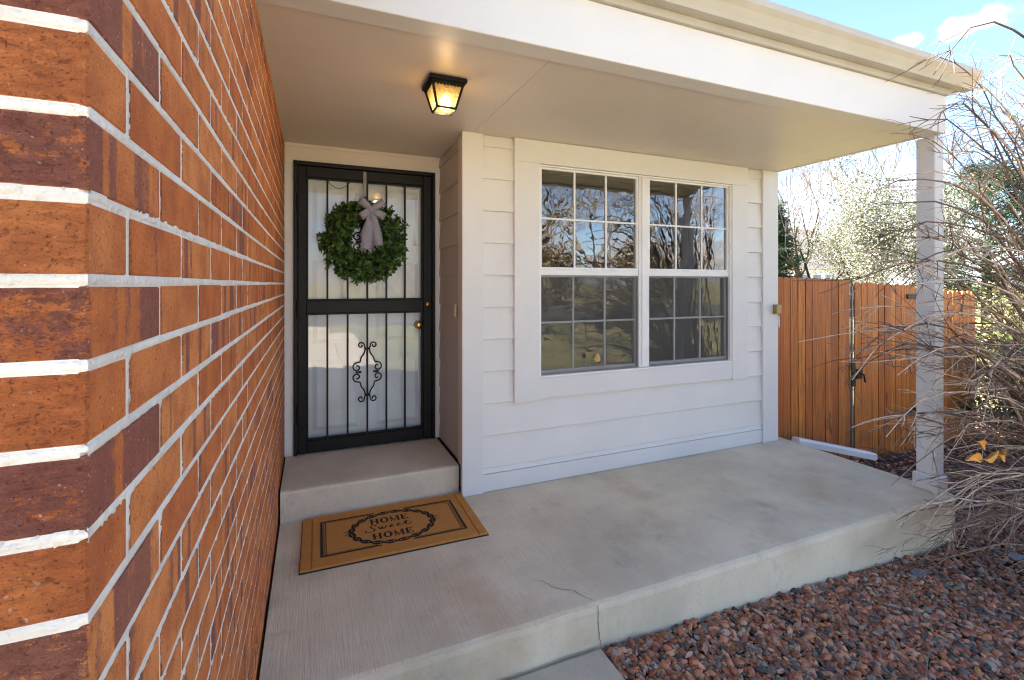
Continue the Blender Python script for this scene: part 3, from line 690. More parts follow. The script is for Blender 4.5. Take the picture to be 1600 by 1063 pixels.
for q in range(nl_):
    sgn = 1 if q % 2 else -1; ang = (q // 2) * 1.57; rs_ = sd_ * math.cos(ang) + np.cross(S0, sd_) * math.sin(ang)
    P_.append(P0 + S0 * (ln_s * (q + 1) / nl_)[:, None]); D_.append(S0 * .75 + rs_ * sgn * .9 + g.normal(0, .2, (ns, 3))); Nn.append(S0 + outd * .5 + g.normal(0, .3, (ns, 3))); tn.append(np.clip(base_t * .7 + .05 * q + g.normal(0, .08, ns), 0, 1))
P_, D_, Nn, tone = map(np.concatenate, (P_, D_, Nn, tn)); n = len(P_)
v, f = leaf_quads(P_, D_, Nn, g.uniform(.019, .036, n), g.uniform(.0065, .0115, n)); tone = tone[:, None]
c = np.array([(.018, .045, .012)]) * (1 - tone) + np.array([(.12, .24, .05)]) * tone
raw('foliage', npmesh('foliage', v, f, M['leaf'], np.repeat(c, 6, 0), True), wr)
t = NT('ribbon', .8, .2); st_ = t.n('TexWave'); st_.inputs['Scale'].default_value = 130; st_.bands_direction = 'X'; st_.inputs['Distortion'].default_value = .6; t.l(t.geo.outputs['Position'], st_.inputs[0])
t.color(t.mix(t.math('MULTIPLY', st_.outputs['Fac'], .5), (.34, .34, .43), (.21, .21, .28))); t.bump(t.noise(500, 3), .3, .002); M['ribbon'] = t.m
def ribbon3(path, wvec, name, parent, th=.0012):
    mb = MB(); path = [Vector(p) for p in path]; m = len(path); wv = [Vector(q) for q in wvec] if isinstance(wvec[0], (tuple, Vector)) else [Vector(wvec)] * m
    for i, p in enumerate(path):
        t_ = (path[min(i + 1, m - 1)] - path[max(i - 1, 0)]).normalized(); nn = t_.cross(wv[i]).normalized() * th
        mb.v += [tuple(p + wv[i] + nn), tuple(p - wv[i] + nn), tuple(p - wv[i] - nn), tuple(p + wv[i] - nn)]
    for i in range(m - 1):
        for k in range(4): mb.f.append((4 * i + k, 4 * i + (k + 1) % 4, 4 * i + 4 + (k + 1) % 4, 4 * i + 4 + k))
    mb.f += [(3, 2, 1, 0), tuple(range(4 * m - 4, 4 * m))]
    return mb.build(name, M['ribbon'], parent, True)
ky, kx, kz = wy - .112, wx + .028, wz + .215
for (dx, dz, ln, wv) in ((-1, .75, .098, .025), (-1, -.8, .092, .028), (1, .7, .105, .028), (1, -.55, .105, .028)):
    d0 = Vector((dx, 0, dz)).normalized(); pth = []
    for k in range(13):
        a_ = 2 * math.pi * k / 12 - math.pi / 2 * 0
        pth.append(Vector((kx, ky, kz)) + d0 * (ln * .5 * (1 - math.cos(a_))) + Vector((0, -.026 * math.sin(a_) - .004, 0)))
    pv = Vector((-d0.z, 0, d0.x)); wvs = [pv * wv * (.45 + .55 * math.sin(math.pi * k / 12)) + Vector((0, .004, 0)) for k in range(13)]
    ribbon3(pth, wvs, 'bow_loop', wr)
B(kx - .017, kx + .017, ky - .03, ky + .004, kz - .02, kz + .02, .006).build('bow_knot', M['ribbon'], wr)
for (dx, ln, wv, ph) in ((-.04, .27, .036, 0), (.05, .24, .032, 1.5)):
    pth = [(kx + dx * (k / 10) ** .8 + .004 * math.sin(k * .9 + ph), ky - .008 - .018 * math.sin(k * .35 + ph * .5), kz - .012 - ln * k / 10) for k in range(11)]
    ribbon3(pth, [Vector((wv * (.5 + .5 * min(1, k / 5)), .006 * math.sin(k + ph), 0)) for k in range(11)], 'bow_tail', wr)
B(wx - .011, wx + .011, yo - .0085, yo - .0062, wz + .22, Z1 - .04).build('hanger', M['steel'], wr)

# ---------------------------------------------------------------- doormat
t = NT('coir', .95, .1); a = t.mix(t.ramp(t.noise(420, 3), .35, .7), (.54, .20, .04), (.84, .41, .125)); a = t.mix(t.ramp(t.noise(35, 5), .3, .7, 0, .4), a, (.5, .25, .065)); t.color(a); t.bump(t.noise(600, 3), .9, .006); M['coir'] = t.m
mcx, mcy, mw_, md_ = .418, 2.728, .945, .535; MZ = .0185
mat = thing('doormat', 'brown coir doormat printed home sweet home lying before the step', 'doormat', (mcx, mcy, 0))
mat.rotation_euler = (0, 0, R(-.6))
u = mw_ / 2; pr = [(-u, .006), (u, .006), (u, MZ - .003), (u - .004, MZ), (u - .045, MZ), (u - .0475, MZ - .006), (u - .0525, MZ - .006), (u - .055, MZ), (-u + .055, MZ), (-u + .0525, MZ - .006), (-u + .0475, MZ - .006), (-u + .045, MZ), (-u + .004, MZ), (-u, MZ - .003)]
def local(mb, name, m, smooth=False):
    o = bpy.data.objects.new(name, mb.mesh(name, m, smooth)); sc.collection.objects.link(o); o.parent = mat; return o
mb = MB(); v = md_ / 2
for (a_, y) in enumerate((-v, v)): mb.v += [(p[0], y, p[1]) for p in pr]
n = len(pr); mb.f = [tuple(range(n)), tuple(range(n, 2 * n))[::-1]] + [(i, n + i, n + (i + 1) % n, (i + 1) % n) for i in range(n)]
local(mb, 'coir_pad', M['coir'])
local(B(-u - .003, u + .004, -v - .004, v + .002, .0005, .0058), 'rubber_backing', M['rubber'])
PZ = MZ + .0008
def flat(mb, poly): b = len(mb.v); mb.v += [(p[0], p[1], PZ) for p in poly]; mb.f.append(tuple(range(b, b + len(poly))))
def rect(mb, x0, x1, y0, y1): flat(mb, [(x0, y0), (x1, y0), (x1, y1), (x0, y1)])
def stroke(mb, pts, w0, w1=None):
    m = len(pts); b = len(mb.v)
    for i, p in enumerate(pts):
        a_, c_ = pts[max(i - 1, 0)], pts[min(i + 1, m - 1)]; tx, ty = c_[0] - a_[0], c_[1] - a_[1]; l_ = math.hypot(tx, ty) or 1
        ww = (w0 if w1 is None else (w0 + (w1 - w0) * abs(ty) / l_)) / 2 * (min(1, .35 + min(i, m - 1 - i) * .4))
        mb.v += [(p[0] - ty / l_ * ww, p[1] + tx / l_ * ww, PZ), (p[0] + ty / l_ * ww, p[1] - tx / l_ * ww, PZ)]
    for i in range(m - 1): mb.f.append((b + 2 * i, b + 2 * i + 1, b + 2 * i + 3, b + 2 * i + 2))
bu, bv = u - .098, v - .078; ow, oh = .222, .19
gap = .085
halves = {-1: MB(), 1: MB()}
for sg in (-1, 1):
    mb = halves[sg]
    rect(mb, sg * bu - .006, sg * bu + .006, -bv, bv); rect(mb, sg * (bu - .022) - .002, sg * (bu - .022) + .002, -bv + .018, bv - .018)
    k = -bv + .02
    while k < bv - .02: flat(mb, [(sg * (bu - .006), k), (sg * (bu - .006), k + .005), (sg * (bu - .017), k + .009), (sg * (bu - .017), k + .004)][::1 if sg < 0 else -1]); k += .011
    for s2 in (-1, 1):
        mb = halves[s2]; x0, x1 = (gap, bu - .003) if s2 > 0 else (-bu + .003, -gap)
        y0, y1 = sorted((sg * bv, sg * (bv - .011))); rect(mb, x0, x1, y0, y1); y0, y1 = sorted((sg * (bv - .02), sg * (bv - .0224))); rect(mb, x0 + .001, x1 - (.018 if s2 > 0 else 0), y0, y1)
        k = x0 + .006
        while k < x1 - .022: flat(mb, [(k, sg * (bv - .0075)), (k + .006, sg * (bv - .0075)), (k + .01, sg * (bv - .0175)), (k + .004, sg * (bv - .0175))][::-1 if sg > 0 else 1]); k += .0125
for sg in (-1, 1): local(halves[sg], 'printed_border', M['print'])
mb = MB(); npt = 140
for ph in (0, math.pi):
    stroke(mb, [((ow + .014 * math.sin(10 * a_ + ph)) * math.cos(a_), (oh - .022 + .014 * math.sin(10 * a_ + ph)) * math.sin(a_)) for a_ in [2 * math.pi * k / npt for k in range(npt + 1)]], .010, .0115)
for k in range(20):
    a_ = 2 * math.pi * (k + .5) / 20; c0_ = (ow * math.cos(a_), (oh - .022) * math.sin(a_))
    for q in (0, 1): stroke(mb, [(c0_[0] + .012 * (1 - .6 * j / 9) * math.cos(a_ + q * 3.14 + j * .6), c0_[1] + .010 * (1 - .6 * j / 9) * math.sin(a_ + q * 3.14 + j * .6)) for j in range(10)], .006)
for sg in (-1, 1):
    for s2 in (-1, 1): stroke(mb, smooth_pts([(sg * (ow - .004), 0), (sg * (ow + .018), s2 * .006), (sg * (ow + .03), s2 * .018), (sg * (ow + .042), s2 * .016)], 2), .006)
local(mb, 'printed_scroll_ring', M['print'])
def letters(word, cx_, cy_, hgt, wid):
    mb = MB(); adv = wid / len(word); x = cx_ - wid / 2
    for ch in word:
        w_ = adv * .84; s_ = w_ * .27; e = hgt * .1
        def rc(a0_, a1_, b0, b1): rect(mb, x + a0_, x + a1_, cy_ - hgt / 2 + b0, cy_ - hgt / 2 + b1)
        if ch == 'H':
            for q in (s_ * .15, w_ - s_ * 1.15): rc(q, q + s_, e, hgt - e); rc(q - s_ * .15, q + s_ * 1.2, 0, e * .98); rc(q - s_ * .15, q + s_ * 1.2, hgt - e * .98, hgt)
            rc(s_ * 1.16, w_ - s_ * 1.16, hgt * .45, hgt * .56)
        if ch == 'O':
            b = len(mb.v); k_ = 28
            for i in range(k_):
                g_ = 2 * math.pi * i / k_
                mb.v += [(x + w_ / 2 + w_ * .52 * math.cos(g_), cy_ + hgt * .52 * math.sin(g_), PZ), (x + w_ / 2 + w_ * .24 * math.cos(g_), cy_ + hgt * .38 * math.sin(g_), PZ)]
            for i in range(k_): j = (i + 1) % k_; mb.f.append((b + 2 * i, b + 2 * j, b + 2 * j + 1, b + 2 * i + 1))
        if ch == 'M':
            w2 = w_ * 1.12
            rc(s_ * .2, s_ * .62, e, hgt); rc(w2 - s_, w2, e, hgt - e * .01); rc(0, s_ * .9, 0, e * .98); rc(w2 - s_ * 1.2, w2 + s_ * .2, 0, e * .98)
            yb, yt = cy_ - hgt / 2, cy_ + hgt / 2
            flat(mb, [(x + s_ * .63, yt), (x + w2 * .5, yb + hgt * .12), (x + w2 * .5, yb), (x + w2 * .42, yb), (x + s_ * .63, yt - hgt * .45)][::-1]); flat(mb, [(x + w2 * .501, yb), (x + w2 * .501, yb + hgt * .3), (x + w2 - s_ * 1.01, yt), (x + w2 - s_ * 1.01, yt - hgt * .22)][::-1])
        if ch == 'E':
            rc(s_ * .15, s_ * 1.15, e, hgt - e); rc(0, w_ * .86, 0, e * .98); rc(0, w_ * .82, hgt - e * .98, hgt); rc(s_ * 1.16, w_ * .62, hgt * .46, hgt * .55)
            rc(w_ * .7, w_ * .86, e, hgt * .28); rc(w_ * .68, w_ * .82, hgt * .74, hgt - e); rc(w_ * .5, w_ * .61, hgt * .36, hgt * .455); rc(w_ * .5, w_ * .61, hgt * .555, hgt * .64)
        x += adv * (1.12 if ch == 'M' else 1)
    return mb
o_ = letters('HOME', -.006, .082, .062, .22); local(o_, 'printed_word', M['print'])
o_ = letters('HOME', -.006, -.086, .062, .225); local(o_, 'printed_word', M['print'])
mb = MB(); sw2 = lambda pts, a_=.0036, b_=.0085: stroke(mb, smooth_pts(pts, 3), a_, b_)
sw2([(-.088, .026), (-.094, .040), (-.112, .038), (-.122, .022), (-.108, .006), (-.098, -.012), (-.108, -.03), (-.132, -.034), (-.152, -.02), (-.148, -.008)])
def cur(x, kind):
    if kind == 'w': sw2([(x - .014, .006), (x, .014), (x - .004, -.012), (x + .006, -.018), (x + .016, .012)]); sw2([(x + .016, .012), (x + .013, -.012), (x + .022, -.018), (x + .034, .004), (x + .033, .014), (x + .042, .01)])
    if kind == 'e': sw2([(x - .012, -.006), (x + .004, .0), (x + .014, .012), (x + .004, .016), (x - .006, -.002), (x + .002, -.018), (x + .022, -.008)])
    if kind == 't': sw2([(x - .012, -.006), (x + .004, .012), (x + .014, .04), (x + .006, .0), (x + .008, -.018), (x + .022, -.014), (x + .04, .004)]); sw2([(x - .008, .02), (x + .012, .022), (x + .032, .028)])
cur(-.072, 'w'); cur(-.012, 'e'); cur(.028, 'e'); cur(.066, 't')
local(mb, 'printed_script', M['print'])

# ---------------------------------------------------------------- cedar fence, gate
FY = 3.06
def picket_mesh(h, w_, v_):
    r2 = random.Random(v_); t_ = .017; pts = [(-w_ / 2, 0), (w_ / 2, 0), (w_ / 2, h - .032), (w_ * .36, h - .009), (w_ * .17, h - .001), (-w_ * .17, h), (-w_ * .36, h - .009), (-w_ / 2, h - .032)]
    pts = [(x + r2.uniform(-.0012, .0012), z + (r2.uniform(-.003, .003))) for x, z in pts]
    return MB().prism([(z, x) for x, z in pts], 1, -t_ / 2, t_ / 2).mesh('picket', M['cedar'])
pm = [picket_mesh(1.78, (.0875, .0885)[k % 2], k) for k in range(4)]
def pickets(root, x0, x1, top0, top1, pitch=.0955):
    k = 0; x = x0 + pitch / 2
    while x < x1 - pitch * .3:
        tz = top0 + (top1 - top0) * (x - x0) / (x1 - x0)
        raw('picket', pm[k % 4], root, (x, FY + rnd.uniform(-.004, .004), tz - 1.78 + rnd.uniform(-.006, .006)), (rnd.uniform(-.003, .003), rnd.uniform(-.0035, .0035), rnd.uniform(-.003, .003))); x += pitch; k += 1
def rails(root, x0, x1, dz=0):
    for z in (-.1, .55, 1.18): B(x0, x1, FY + .020, FY + .058, z + dz, z + .085 + dz, .003).build('rail', M['cedar'], root)
fn = thing('fence_panel', 'orange stained cedar fence panel between house corner and gate', 'fence', (4.4, FY, -.36), 'cedar fence sections'); pickets(fn, 3.80, 4.975, 1.452, 1.428); rails(fn, 3.80, 4.94)
B(4.943, 4.962, FY + .021, FY + .1, -.42, 1.38, .003).build('post', M['cedar'], fn)
ga = thing('gate', 'orange cedar gate with black latch behind the porch post', 'gate', (5.5, FY, -.36)); pickets(ga, 5.005, 6.07, 1.405, 1.36); rails(ga, 5.02, 6.0, -.04)
B(4.975, 4.995, FY + .0, FY + .02, -.4, 1.36, .003).build('latch_post', M['steel'], ga)
mb = MB(); mb.box(5.0, 5.10, FY - .027, FY - .0185, .43, .53, .003); mb.box(4.93, 4.99, FY - .028, FY - .0185, .36, .60, .003); mb.tube([(5.02, FY - .03, .48), (4.95, FY - .034, .49)], .009, 8); mb.tube([(5.06, FY - .02, .48), (5.06, FY - .06, .48), (5.075, FY - .065, .40)], .008, 8); mb.build('latch', M['black'], ga)
for z in (.0, 1.22): B(5.86, 6.06, FY - .026, FY - .0185, z, z + .05, .003).build('hinge', M['black'], ga)
f3 = thing('fence_panel', 'cedar fence section right of the porch post behind bare branches', 'fence', (6.8, FY, -.4), 'cedar fence sections'); pickets(f3, 6.075, 7.25, 1.33, 1.29); rails(f3, 6.03, 7.2, -.08)
# downspout extension lying beside the slab
p0, p1 = Vector((3.98, 2.93, -.02)), Vector((4.80, 2.76, -.215)); d = p1 - p0; mb = MB()
a_ = d.normalized(); s_ = a_.cross(Vector((0, 0, 1))).normalized() * .045; h_ = s_.cross(a_).normalized() * .03
prof = [(-1, -1), (1, -1), (1, .6), (.75, 1), (-.75, 1), (-1, .6)]
for p in (p0, p0 + d * .97, p1): 
    k = 1 if p is not p1 else .82
    mb.v += [tuple(p + s_ * q[0] * k + h_ * q[1] * k) for q in prof]
for i in range(2):
    for k in range(6): mb.f.append((6 * i + k, 6 * i + (k + 1) % 6, 6 * i + 6 + (k + 1) % 6, 6 * i + 6 + k))
mb.f += [tuple(range(6))[::-1], tuple(range(12, 18))]
tag(mb.build('downspout_extension', M['vinyl']), 'white downspout extension lying on the ground beside the porch slab', 'downspout')

# ---------------------------------------------------------------- gravel, bark, bits
def ico(sub):
    import bmesh
    bm = bmesh.new(); bmesh.ops.create_icosphere(bm, subdivisions=sub, radius=1); v = np.array([x.co[:] for x in bm.verts]); f = np.array([[q.index for q in x.verts] for x in bm.faces]); bm.free(); return v, f
def blobs(P, size, flat_, sub, g, tilt=.5):
    v0, f0 = ico(sub); n = len(P)
    lump = 1 + g.normal(0, .15 if sub > 1 else .18, (n, len(v0), 1)); S = np.c_[size, size * g.uniform(.45, .8, n), size * g.uniform(*flat_, n)]
    v = v0[None] * lump * S[:, None, :]
    al, be, ga_ = g.uniform(0, 2 * np.pi, n), g.normal(0, tilt, n), g.normal(0, tilt, n)
    def rot(v, i, j, an): 
        c, s = np.cos(an)[:, None], np.sin(an)[:, None]; a, b = v[..., i].copy(), v[..., j].copy(); v[..., i] = a * c - b * s; v[..., j] = a * s + b * c
    rot(v, 0, 2, be); rot(v, 1, 2, ga_); rot(v, 0, 1, al); v += P[:, None, :]
    f = (f0[None] + (np.arange(n) * len(v0))[:, None, None]).reshape(-1, 3)
    return v.reshape(-1, 3), f, len(f0)
g = np.random.default_rng(11)
def gzv(x): return -.195 - .045 * np.clip(x - 1, 0, 5)
def scatter(n, x0, x1, y0, y1):
    P = np.c_[g.uniform(x0, x1, n), g.uniform(y0, y1, n), np.zeros(n)]; P[:, 2] = gzv(P[:, 0]); return P
PAL = np.array([(.38, .15, .08), (.48, .22, .125), (.26, .095, .055), (.12, .105, .09), (.23, .205, .17), (.46, .27, .17), (.06, .055, .05), (.36, .17, .05), (.26, .2, .165), (.45, .32, .25)])
PW = np.array([.19, .15, .14, .12, .11, .10, .07, .03, .05, .04])
def peb(n, x0, x1, y0, y1, sub, smin, smax, lift):
    P = scatter(n, x0, x1, y0, y1); sz = g.uniform(smin, smax, n) * g.choice([.6, .85, 1, 1, 1.35], n); P[:, 2] += g.uniform(*lift, n)
    keep = ~((P[:, 1] > SF - .012) & (P[:, 0] < SR + .015)) & ((P[:, 0] > 1.15) ); P, sz = P[keep], sz[keep]
    v, f, k = blobs(P, sz * 1.08, (.3, .6), sub, g, .45); c = PAL[g.choice(len(PAL), len(P), p=PW)] * np.array([1.08, .98, .86]) * g.uniform(.6, 1.35, (len(P), 1)); return v, f, np.repeat(c, k, 0)
VV, FF, CC = [], [], []; off = 0
for args in ((14000, 1.14, 3.4, .75, 1.74, 2, .009, .021, (.0, .016)), (9000, 1.14, 4.6, -.4, .8, 1, .012, .024, (0, .016)), (5200, 3.4, 5.0, .6, 1.95, 1, .013, .024, (0, .014))):
    v, f, c = peb(*args); VV.append(v); FF.append(f + off); CC.append(c); off += len(v)
tag(raw('gravel', npmesh('gravel', np.concatenate(VV), np.concatenate(FF), M['pebble'], np.concatenate(CC), True)), 'mixed red brown and grey river pebbles beside the porch slab', 'gravel', kind='stuff')
n = 9000; P = np.concatenate([scatter(260, 1.2, 3.4, .6, 1.72), scatter(6200, 3.2, 7.0, .5, 3.05), scatter(2800, 3.9, 9, 1.5, 4.4)]); P = P[~((P[:, 1] > SF - .01) & (P[:, 0] < SR + .02))]; n = len(P); P[:, 2] += g.uniform(.004, .03, n)
v, f = leaf_quads(P, np.c_[g.normal(0, 1, (n, 2)), g.normal(0, .22, n)], np.c_[g.normal(0, .35, (n, 2)), np.ones(n)], g.uniform(.025, .07, n), g.uniform(.006, .016, n))
PB = np.array([(.26, .12, .075), (.36, .17, .105), (.19, .095, .06), (.45, .29, .2), (.11, .07, .055)]); c = PB[g.integers(0, 5, n)] * g.uniform(.7, 1.25, (n, 1))
tag(raw('bark_mulch', npmesh('bark_mulch', v, f, M['chip'], np.repeat(c, 6, 0))), 'reddish bark chips and dead leaves under the bare shrub', 'mulch', kind='stuff')
t = NT('slate', .45); t.color(t.mix(t.noise(40, 5), (.09, .105, .13), (.16, .18, .21))); M['slate'] = t.m
for (x, y, r_, lb) in ((3.18, 1.60, .055, 'flat blue grey slate shard in the gravel below the slab edge'), (4.0, 1.50, .06, 'flat blue grey slate shard under the bare branches near the slab corner')):
    poly = [(x + r_ * q[0], y + r_ * q[1]) for q in ((-1, -.3), (-.3, -.6), (.7, -.5), (1.1, .1), (.5, .55), (-.5, .4))]; z = gz(x, y) + .03
    tag(MB().prism(poly, 2, z - .006, z).build('slate_shard', M['slate'], loc=(0, 0, 0)), lb, 'stone', 'slate shards')

# ---------------------------------------------------------------- woody plants
def branchy(mb, p, d, ln, r, depth, rg, spread=.6, seg=4, up=.05, kids=(2, 4), rmin=.002, tips=None, sides=5, wob=.12):
    pts = [Vector(p)]; dd = Vector(d).normalized(); rs = [r]
    for i in range(seg):
        dd = (dd + Vector((rg.gauss(0, wob), rg.gauss(0, wob), rg.gauss(0, wob) + up))).normalized(); pts.append(pts[-1] + dd * ln / seg); rs.append(max(rmin, r * (1 - .5 * (i + 1) / seg)))
    mb.tube(pts, rs, max(3, sides), False)
    if tips is not None and depth <= 1: tips += pts[1:]
    if depth <= 0: return
    for k in range(rg.randint(*kids)):
        i = rg.randint(max(1, seg // 2), seg); ax = dd.orthogonal().normalized(); ax.rotate(Matrix.Rotation(rg.uniform(0, 6.283), 3, dd)); q = (dd + ax * rg.uniform(.5, 1.2) * spread).normalized()
        branchy(mb, pts[i], q, ln * rg.uniform(.6, .82), rs[i] * .68, depth - 1, rg, spread, max(3, seg - 1), up, kids, rmin, tips, sides - 1, wob)
def tree(name, label, loc, hgt, depth, seed, bark, trunk_r, crown=None, group=None, spread=.6, up=.06, lean=(0, 0), kids=(2, 4), first=.3, ncol=None, cat='tree', nl=0, lsz=(.03, .06), crad=.3, rmin=.004):
    rg = random.Random(seed); root = thing(name, label, cat, loc, group); tr_ = MB(); tips = []
    base = Vector(loc); top = base + Vector((lean[0], lean[1], hgt * first))
    tr_.tube([base - Vector((0, 0, .1)), base.lerp(top, .5) + Vector((rg.uniform(-.05, .05), 0, 0)), top], [trunk_r * 1.25, trunk_r, trunk_r * .85], 8); tr_.build('trunk', bark, root, True)
    br = MB()
    for k in range(5):
        a_ = 6.283 * k / 5 + rg.uniform(-.5, .5); s_ = rg.uniform(.35, .9) * spread * 1.4
        branchy(br, top - Vector((0, 0, rg.uniform(0, .25) * hgt * first)), Vector((math.cos(a_) * s_ + lean[0] * .3, math.sin(a_) * s_ + lean[1] * .3, 1)), hgt * rg.uniform(.26, .36), trunk_r * .55, depth, rg, spread, 5, up, kids, rmin, tips)
    br.build('branches', bark, root, True)
    if nl:
        gg = np.random.default_rng(seed); T = np.array([t_[:] for t_ in tips]); P = T[gg.integers(0, len(T), nl)] + gg.normal(0, crad, (nl, 3))
        v, f = leaf_quads(P, gg.normal(0, 1, (nl, 3)), gg.normal(0, 1, (nl, 3)), gg.uniform(*lsz, nl), gg.uniform(lsz[0] * .4, lsz[1] * .45, nl))
        c = np.array(ncol)[gg.integers(0, len(ncol), nl)] * gg.uniform(.8, 1.2, (nl, 1)); raw('crown', npmesh('crown', v, f, M['leaf'], np.repeat(c, 6, 0)), root)
    return root
BLOS = [(.3, .3, .26), (.38, .38, .34), (.2, .21, .15), (.09, .11, .045), (.34, .34, .3), (.05, .055, .03)]
tree('blossom_tree', 'round tree covered in white spring blossom behind the fence', (13.9, 8.3, -.6), 5.7, 4, 5, M['barkdark'], .1, nl=75000, ncol=BLOS, lsz=(.022, .05), crad=.22, spread=.75, first=.2)
tree('bare_tree', 'tall bare tree with upright forks beside the far dark spruce', (15.3, 11.2, -.6), 8.2, 4, 21, M['barkgrey'], .1, spread=.55, first=.3, rmin=.007)
tree('bare_tree', 'bare tree leaning right between the far house and the blossom tree', (13.2, 9.6, -.6), 6.6, 4, 33, M['barkdark'], .09, spread=.6, first=.22, lean=(.7, -.1), rmin=.006)
tree('bare_tree', 'bare twiggy treetop rising behind the white blossom crown', (24.5, 13.8, -.6), 10.5, 4, 44, M['barkgrey'], .14, spread=.5, first=.35, rmin=.009)
tree('bare_tree', 'bare grey tree far right behind the shrub branches', (27, 8.2, -.6), 10, 4, 52, M['barkgrey'], .14, spread=.6, first=.3, rmin=.009)
def conifer(name, label, loc, hgt, rad, seed, pine=False):
    root = thing(name, label, 'tree', loc, 'evergreen trees'); rg = random.Random(seed); gg = np.random.default_rng(seed); base = Vector(loc)
    MB().tube([base - Vector((0, 0, .1)), base + Vector((0, 0, hgt * .6)), base + Vector((0, 0, hgt * .98))], [hgt * .028, hgt * .018, .01], 7).build('trunk', M['barkdark'], root, True)
    br = MB(); T = []; D = []
    nb = 130 if not pine else 95
    for k in range(nb):
        h = (k + .5) / nb; z = hgt * (.12 + .87 * h) if not pine else hgt * (.22 + .75 * h)
        if pine: rr_ = rad * (math.sin(math.pi * min(1, .18 + .8 * h)) ** .7) * rg.uniform(.55, 1.1); lift = rg.uniform(.15, .5)
        else: rr_ = rad * (1 - h) ** .85 * rg.uniform(.7, 1.1) + .08; lift = rg.uniform(-.25, .1)
        a_ = k * 2.4 + rg.uniform(-.3, .3); dv = Vector((math.cos(a_), math.sin(a_), lift)); p0 = base + Vector((0, 0, z)); pts = [p0 + dv * rr_ * q + Vector((0, 0, .12 * rr_ * q * q)) for q in (0, .35, .7, 1)]
        br.tube(pts, [.03, .02, .012, .005], 4, False)
        m = 150 if not pine else 170
        for _ in range(m):
            q = rg.random() ** .6 if not pine else .45 + .55 * rg.random() ** .6; p = p0 + dv * rr_ * q; T.append(p + Vector((rg.gauss(0, .12), rg.gauss(0, .12), rg.gauss(0, .06 if not pine else .12)))); D.append((dv.x + rg.gauss(0, .6), dv.y + rg.gauss(0, .6), lift + rg.gauss(0, .5)))
    br.build('branches', M['barkdark'], root)
    T = np.array([t_[:] for t_ in T]); D = np.array(D); n = len(T)
    v, f = leaf_quads(T, D, gg.normal(0, 1, (n, 3)), gg.uniform(.12, .24, n), gg.uniform(.008, .018, n)); q = gg.uniform(0, 1, (n, 1)); c = np.array([(.02, .05, .028)]) * (1 - q) + np.array([(.05, .095, .04)]) * q
    raw('crown', npmesh('crown', v, f, M['leaf'], np.repeat(c, 6, 0)), root)
conifer('spruce_tree', 'dark green spruce showing beside the house corner above the fence', (13.2, 10.6, -.6), 4.6, 1.35, 3)
conifer('pine_tree', 'dark green bushy pine seen right of the porch post', (18.6, 7.6, -.7), 5.6, 1.9, 9, True)
conifer('pine_tree', 'low dark evergreen mass far right behind the yellow green shrub', (20.5, 5.6, -.7), 4.2, 2.1, 19, True)
def bush(name, label, loc, rad, hgt, n, cols, seed, group=None, lsz=(.03, .06)):
    rg = random.Random(seed); gg = np.random.default_rng(seed); root = thing(name, label, 'shrub', loc, group); mb = MB(); T = []
    for k in range(46):
        a_ = rg.uniform(0, 6.283); e = rg.uniform(.25, 1.45); ln = rg.uniform(.7, 1.05); dv = Vector((math.cos(a_) * math.cos(e) * rad, math.sin(a_) * math.cos(e) * rad, math.sin(e) * hgt)) * ln; b = Vector(loc)
        pts = [b + dv * q + Vector((rg.gauss(0, .03), rg.gauss(0, .03), .1 * math.sin(q * 3.1))) for q in (0, .25, .5, .75, 1)]; mb.tube(pts, [.011, .009, .007, .005, .002], 4, False); T += pts[2:] + [pts[3].lerp(pts[4], .5)]
    mb.build('stems', M['twig'], root); T = np.array([t_[:] for t_ in T]); P = T[gg.integers(0, len(T), n)] + gg.normal(0, .09 * rad, (n, 3))
    v, f = leaf_quads(P, gg.normal(0, 1, (n, 3)) + (0, 0, .3), gg.normal(0, 1, (n, 3)) + (0, 0, .6), gg.uniform(*lsz, n), gg.uniform(lsz[0] * .25, lsz[1] * .3, n)); c = np.array(cols)[gg.integers(0, len(cols), n)] * gg.uniform(.75, 1.25, (n, 1))
    raw('foliage', npmesh('foliage', v, f, M['leaf'], np.repeat(c, 6, 0)), root)
YG = [(.11, .11, .035), (.14, .13, .045), (.07, .08, .025), (.11, .08, .045)]; GR = [(.05, .12, .025), (.09, .17, .03), (.04, .08, .02), (.16, .1, .05)]; BR = [(.16, .1, .06), (.2, .13, .08), (.11, .075, .05), (.12, .13, .04)]
bush('shrub', 'yellow green leafing shrub far right behind the fence', (8.6, 3.0, -.5), 1.15, 1.75, 9000, YG, 61)
bush('shrub', 'second yellow green shrub at the right frame edge', (11.2, 3.9, -.6), 1.5, 2.0, 6000, YG, 64)
bush('shrub', 'low dark green bush behind the bare branches by the right fence', (7.0, 2.5, -.42), .7, 1.35, 3000, GR, 62)
bush('shrub', 'brown and green twiggy bush at the far right edge', (7.9, 2.2, -.42), .95, 1.15, 4200, GR + BR, 63)
bush('shrub', 'brown dormant bush low behind the right end of the bed', (7.6, 1.7, -.42), .6, .6, 2600, BR, 65)

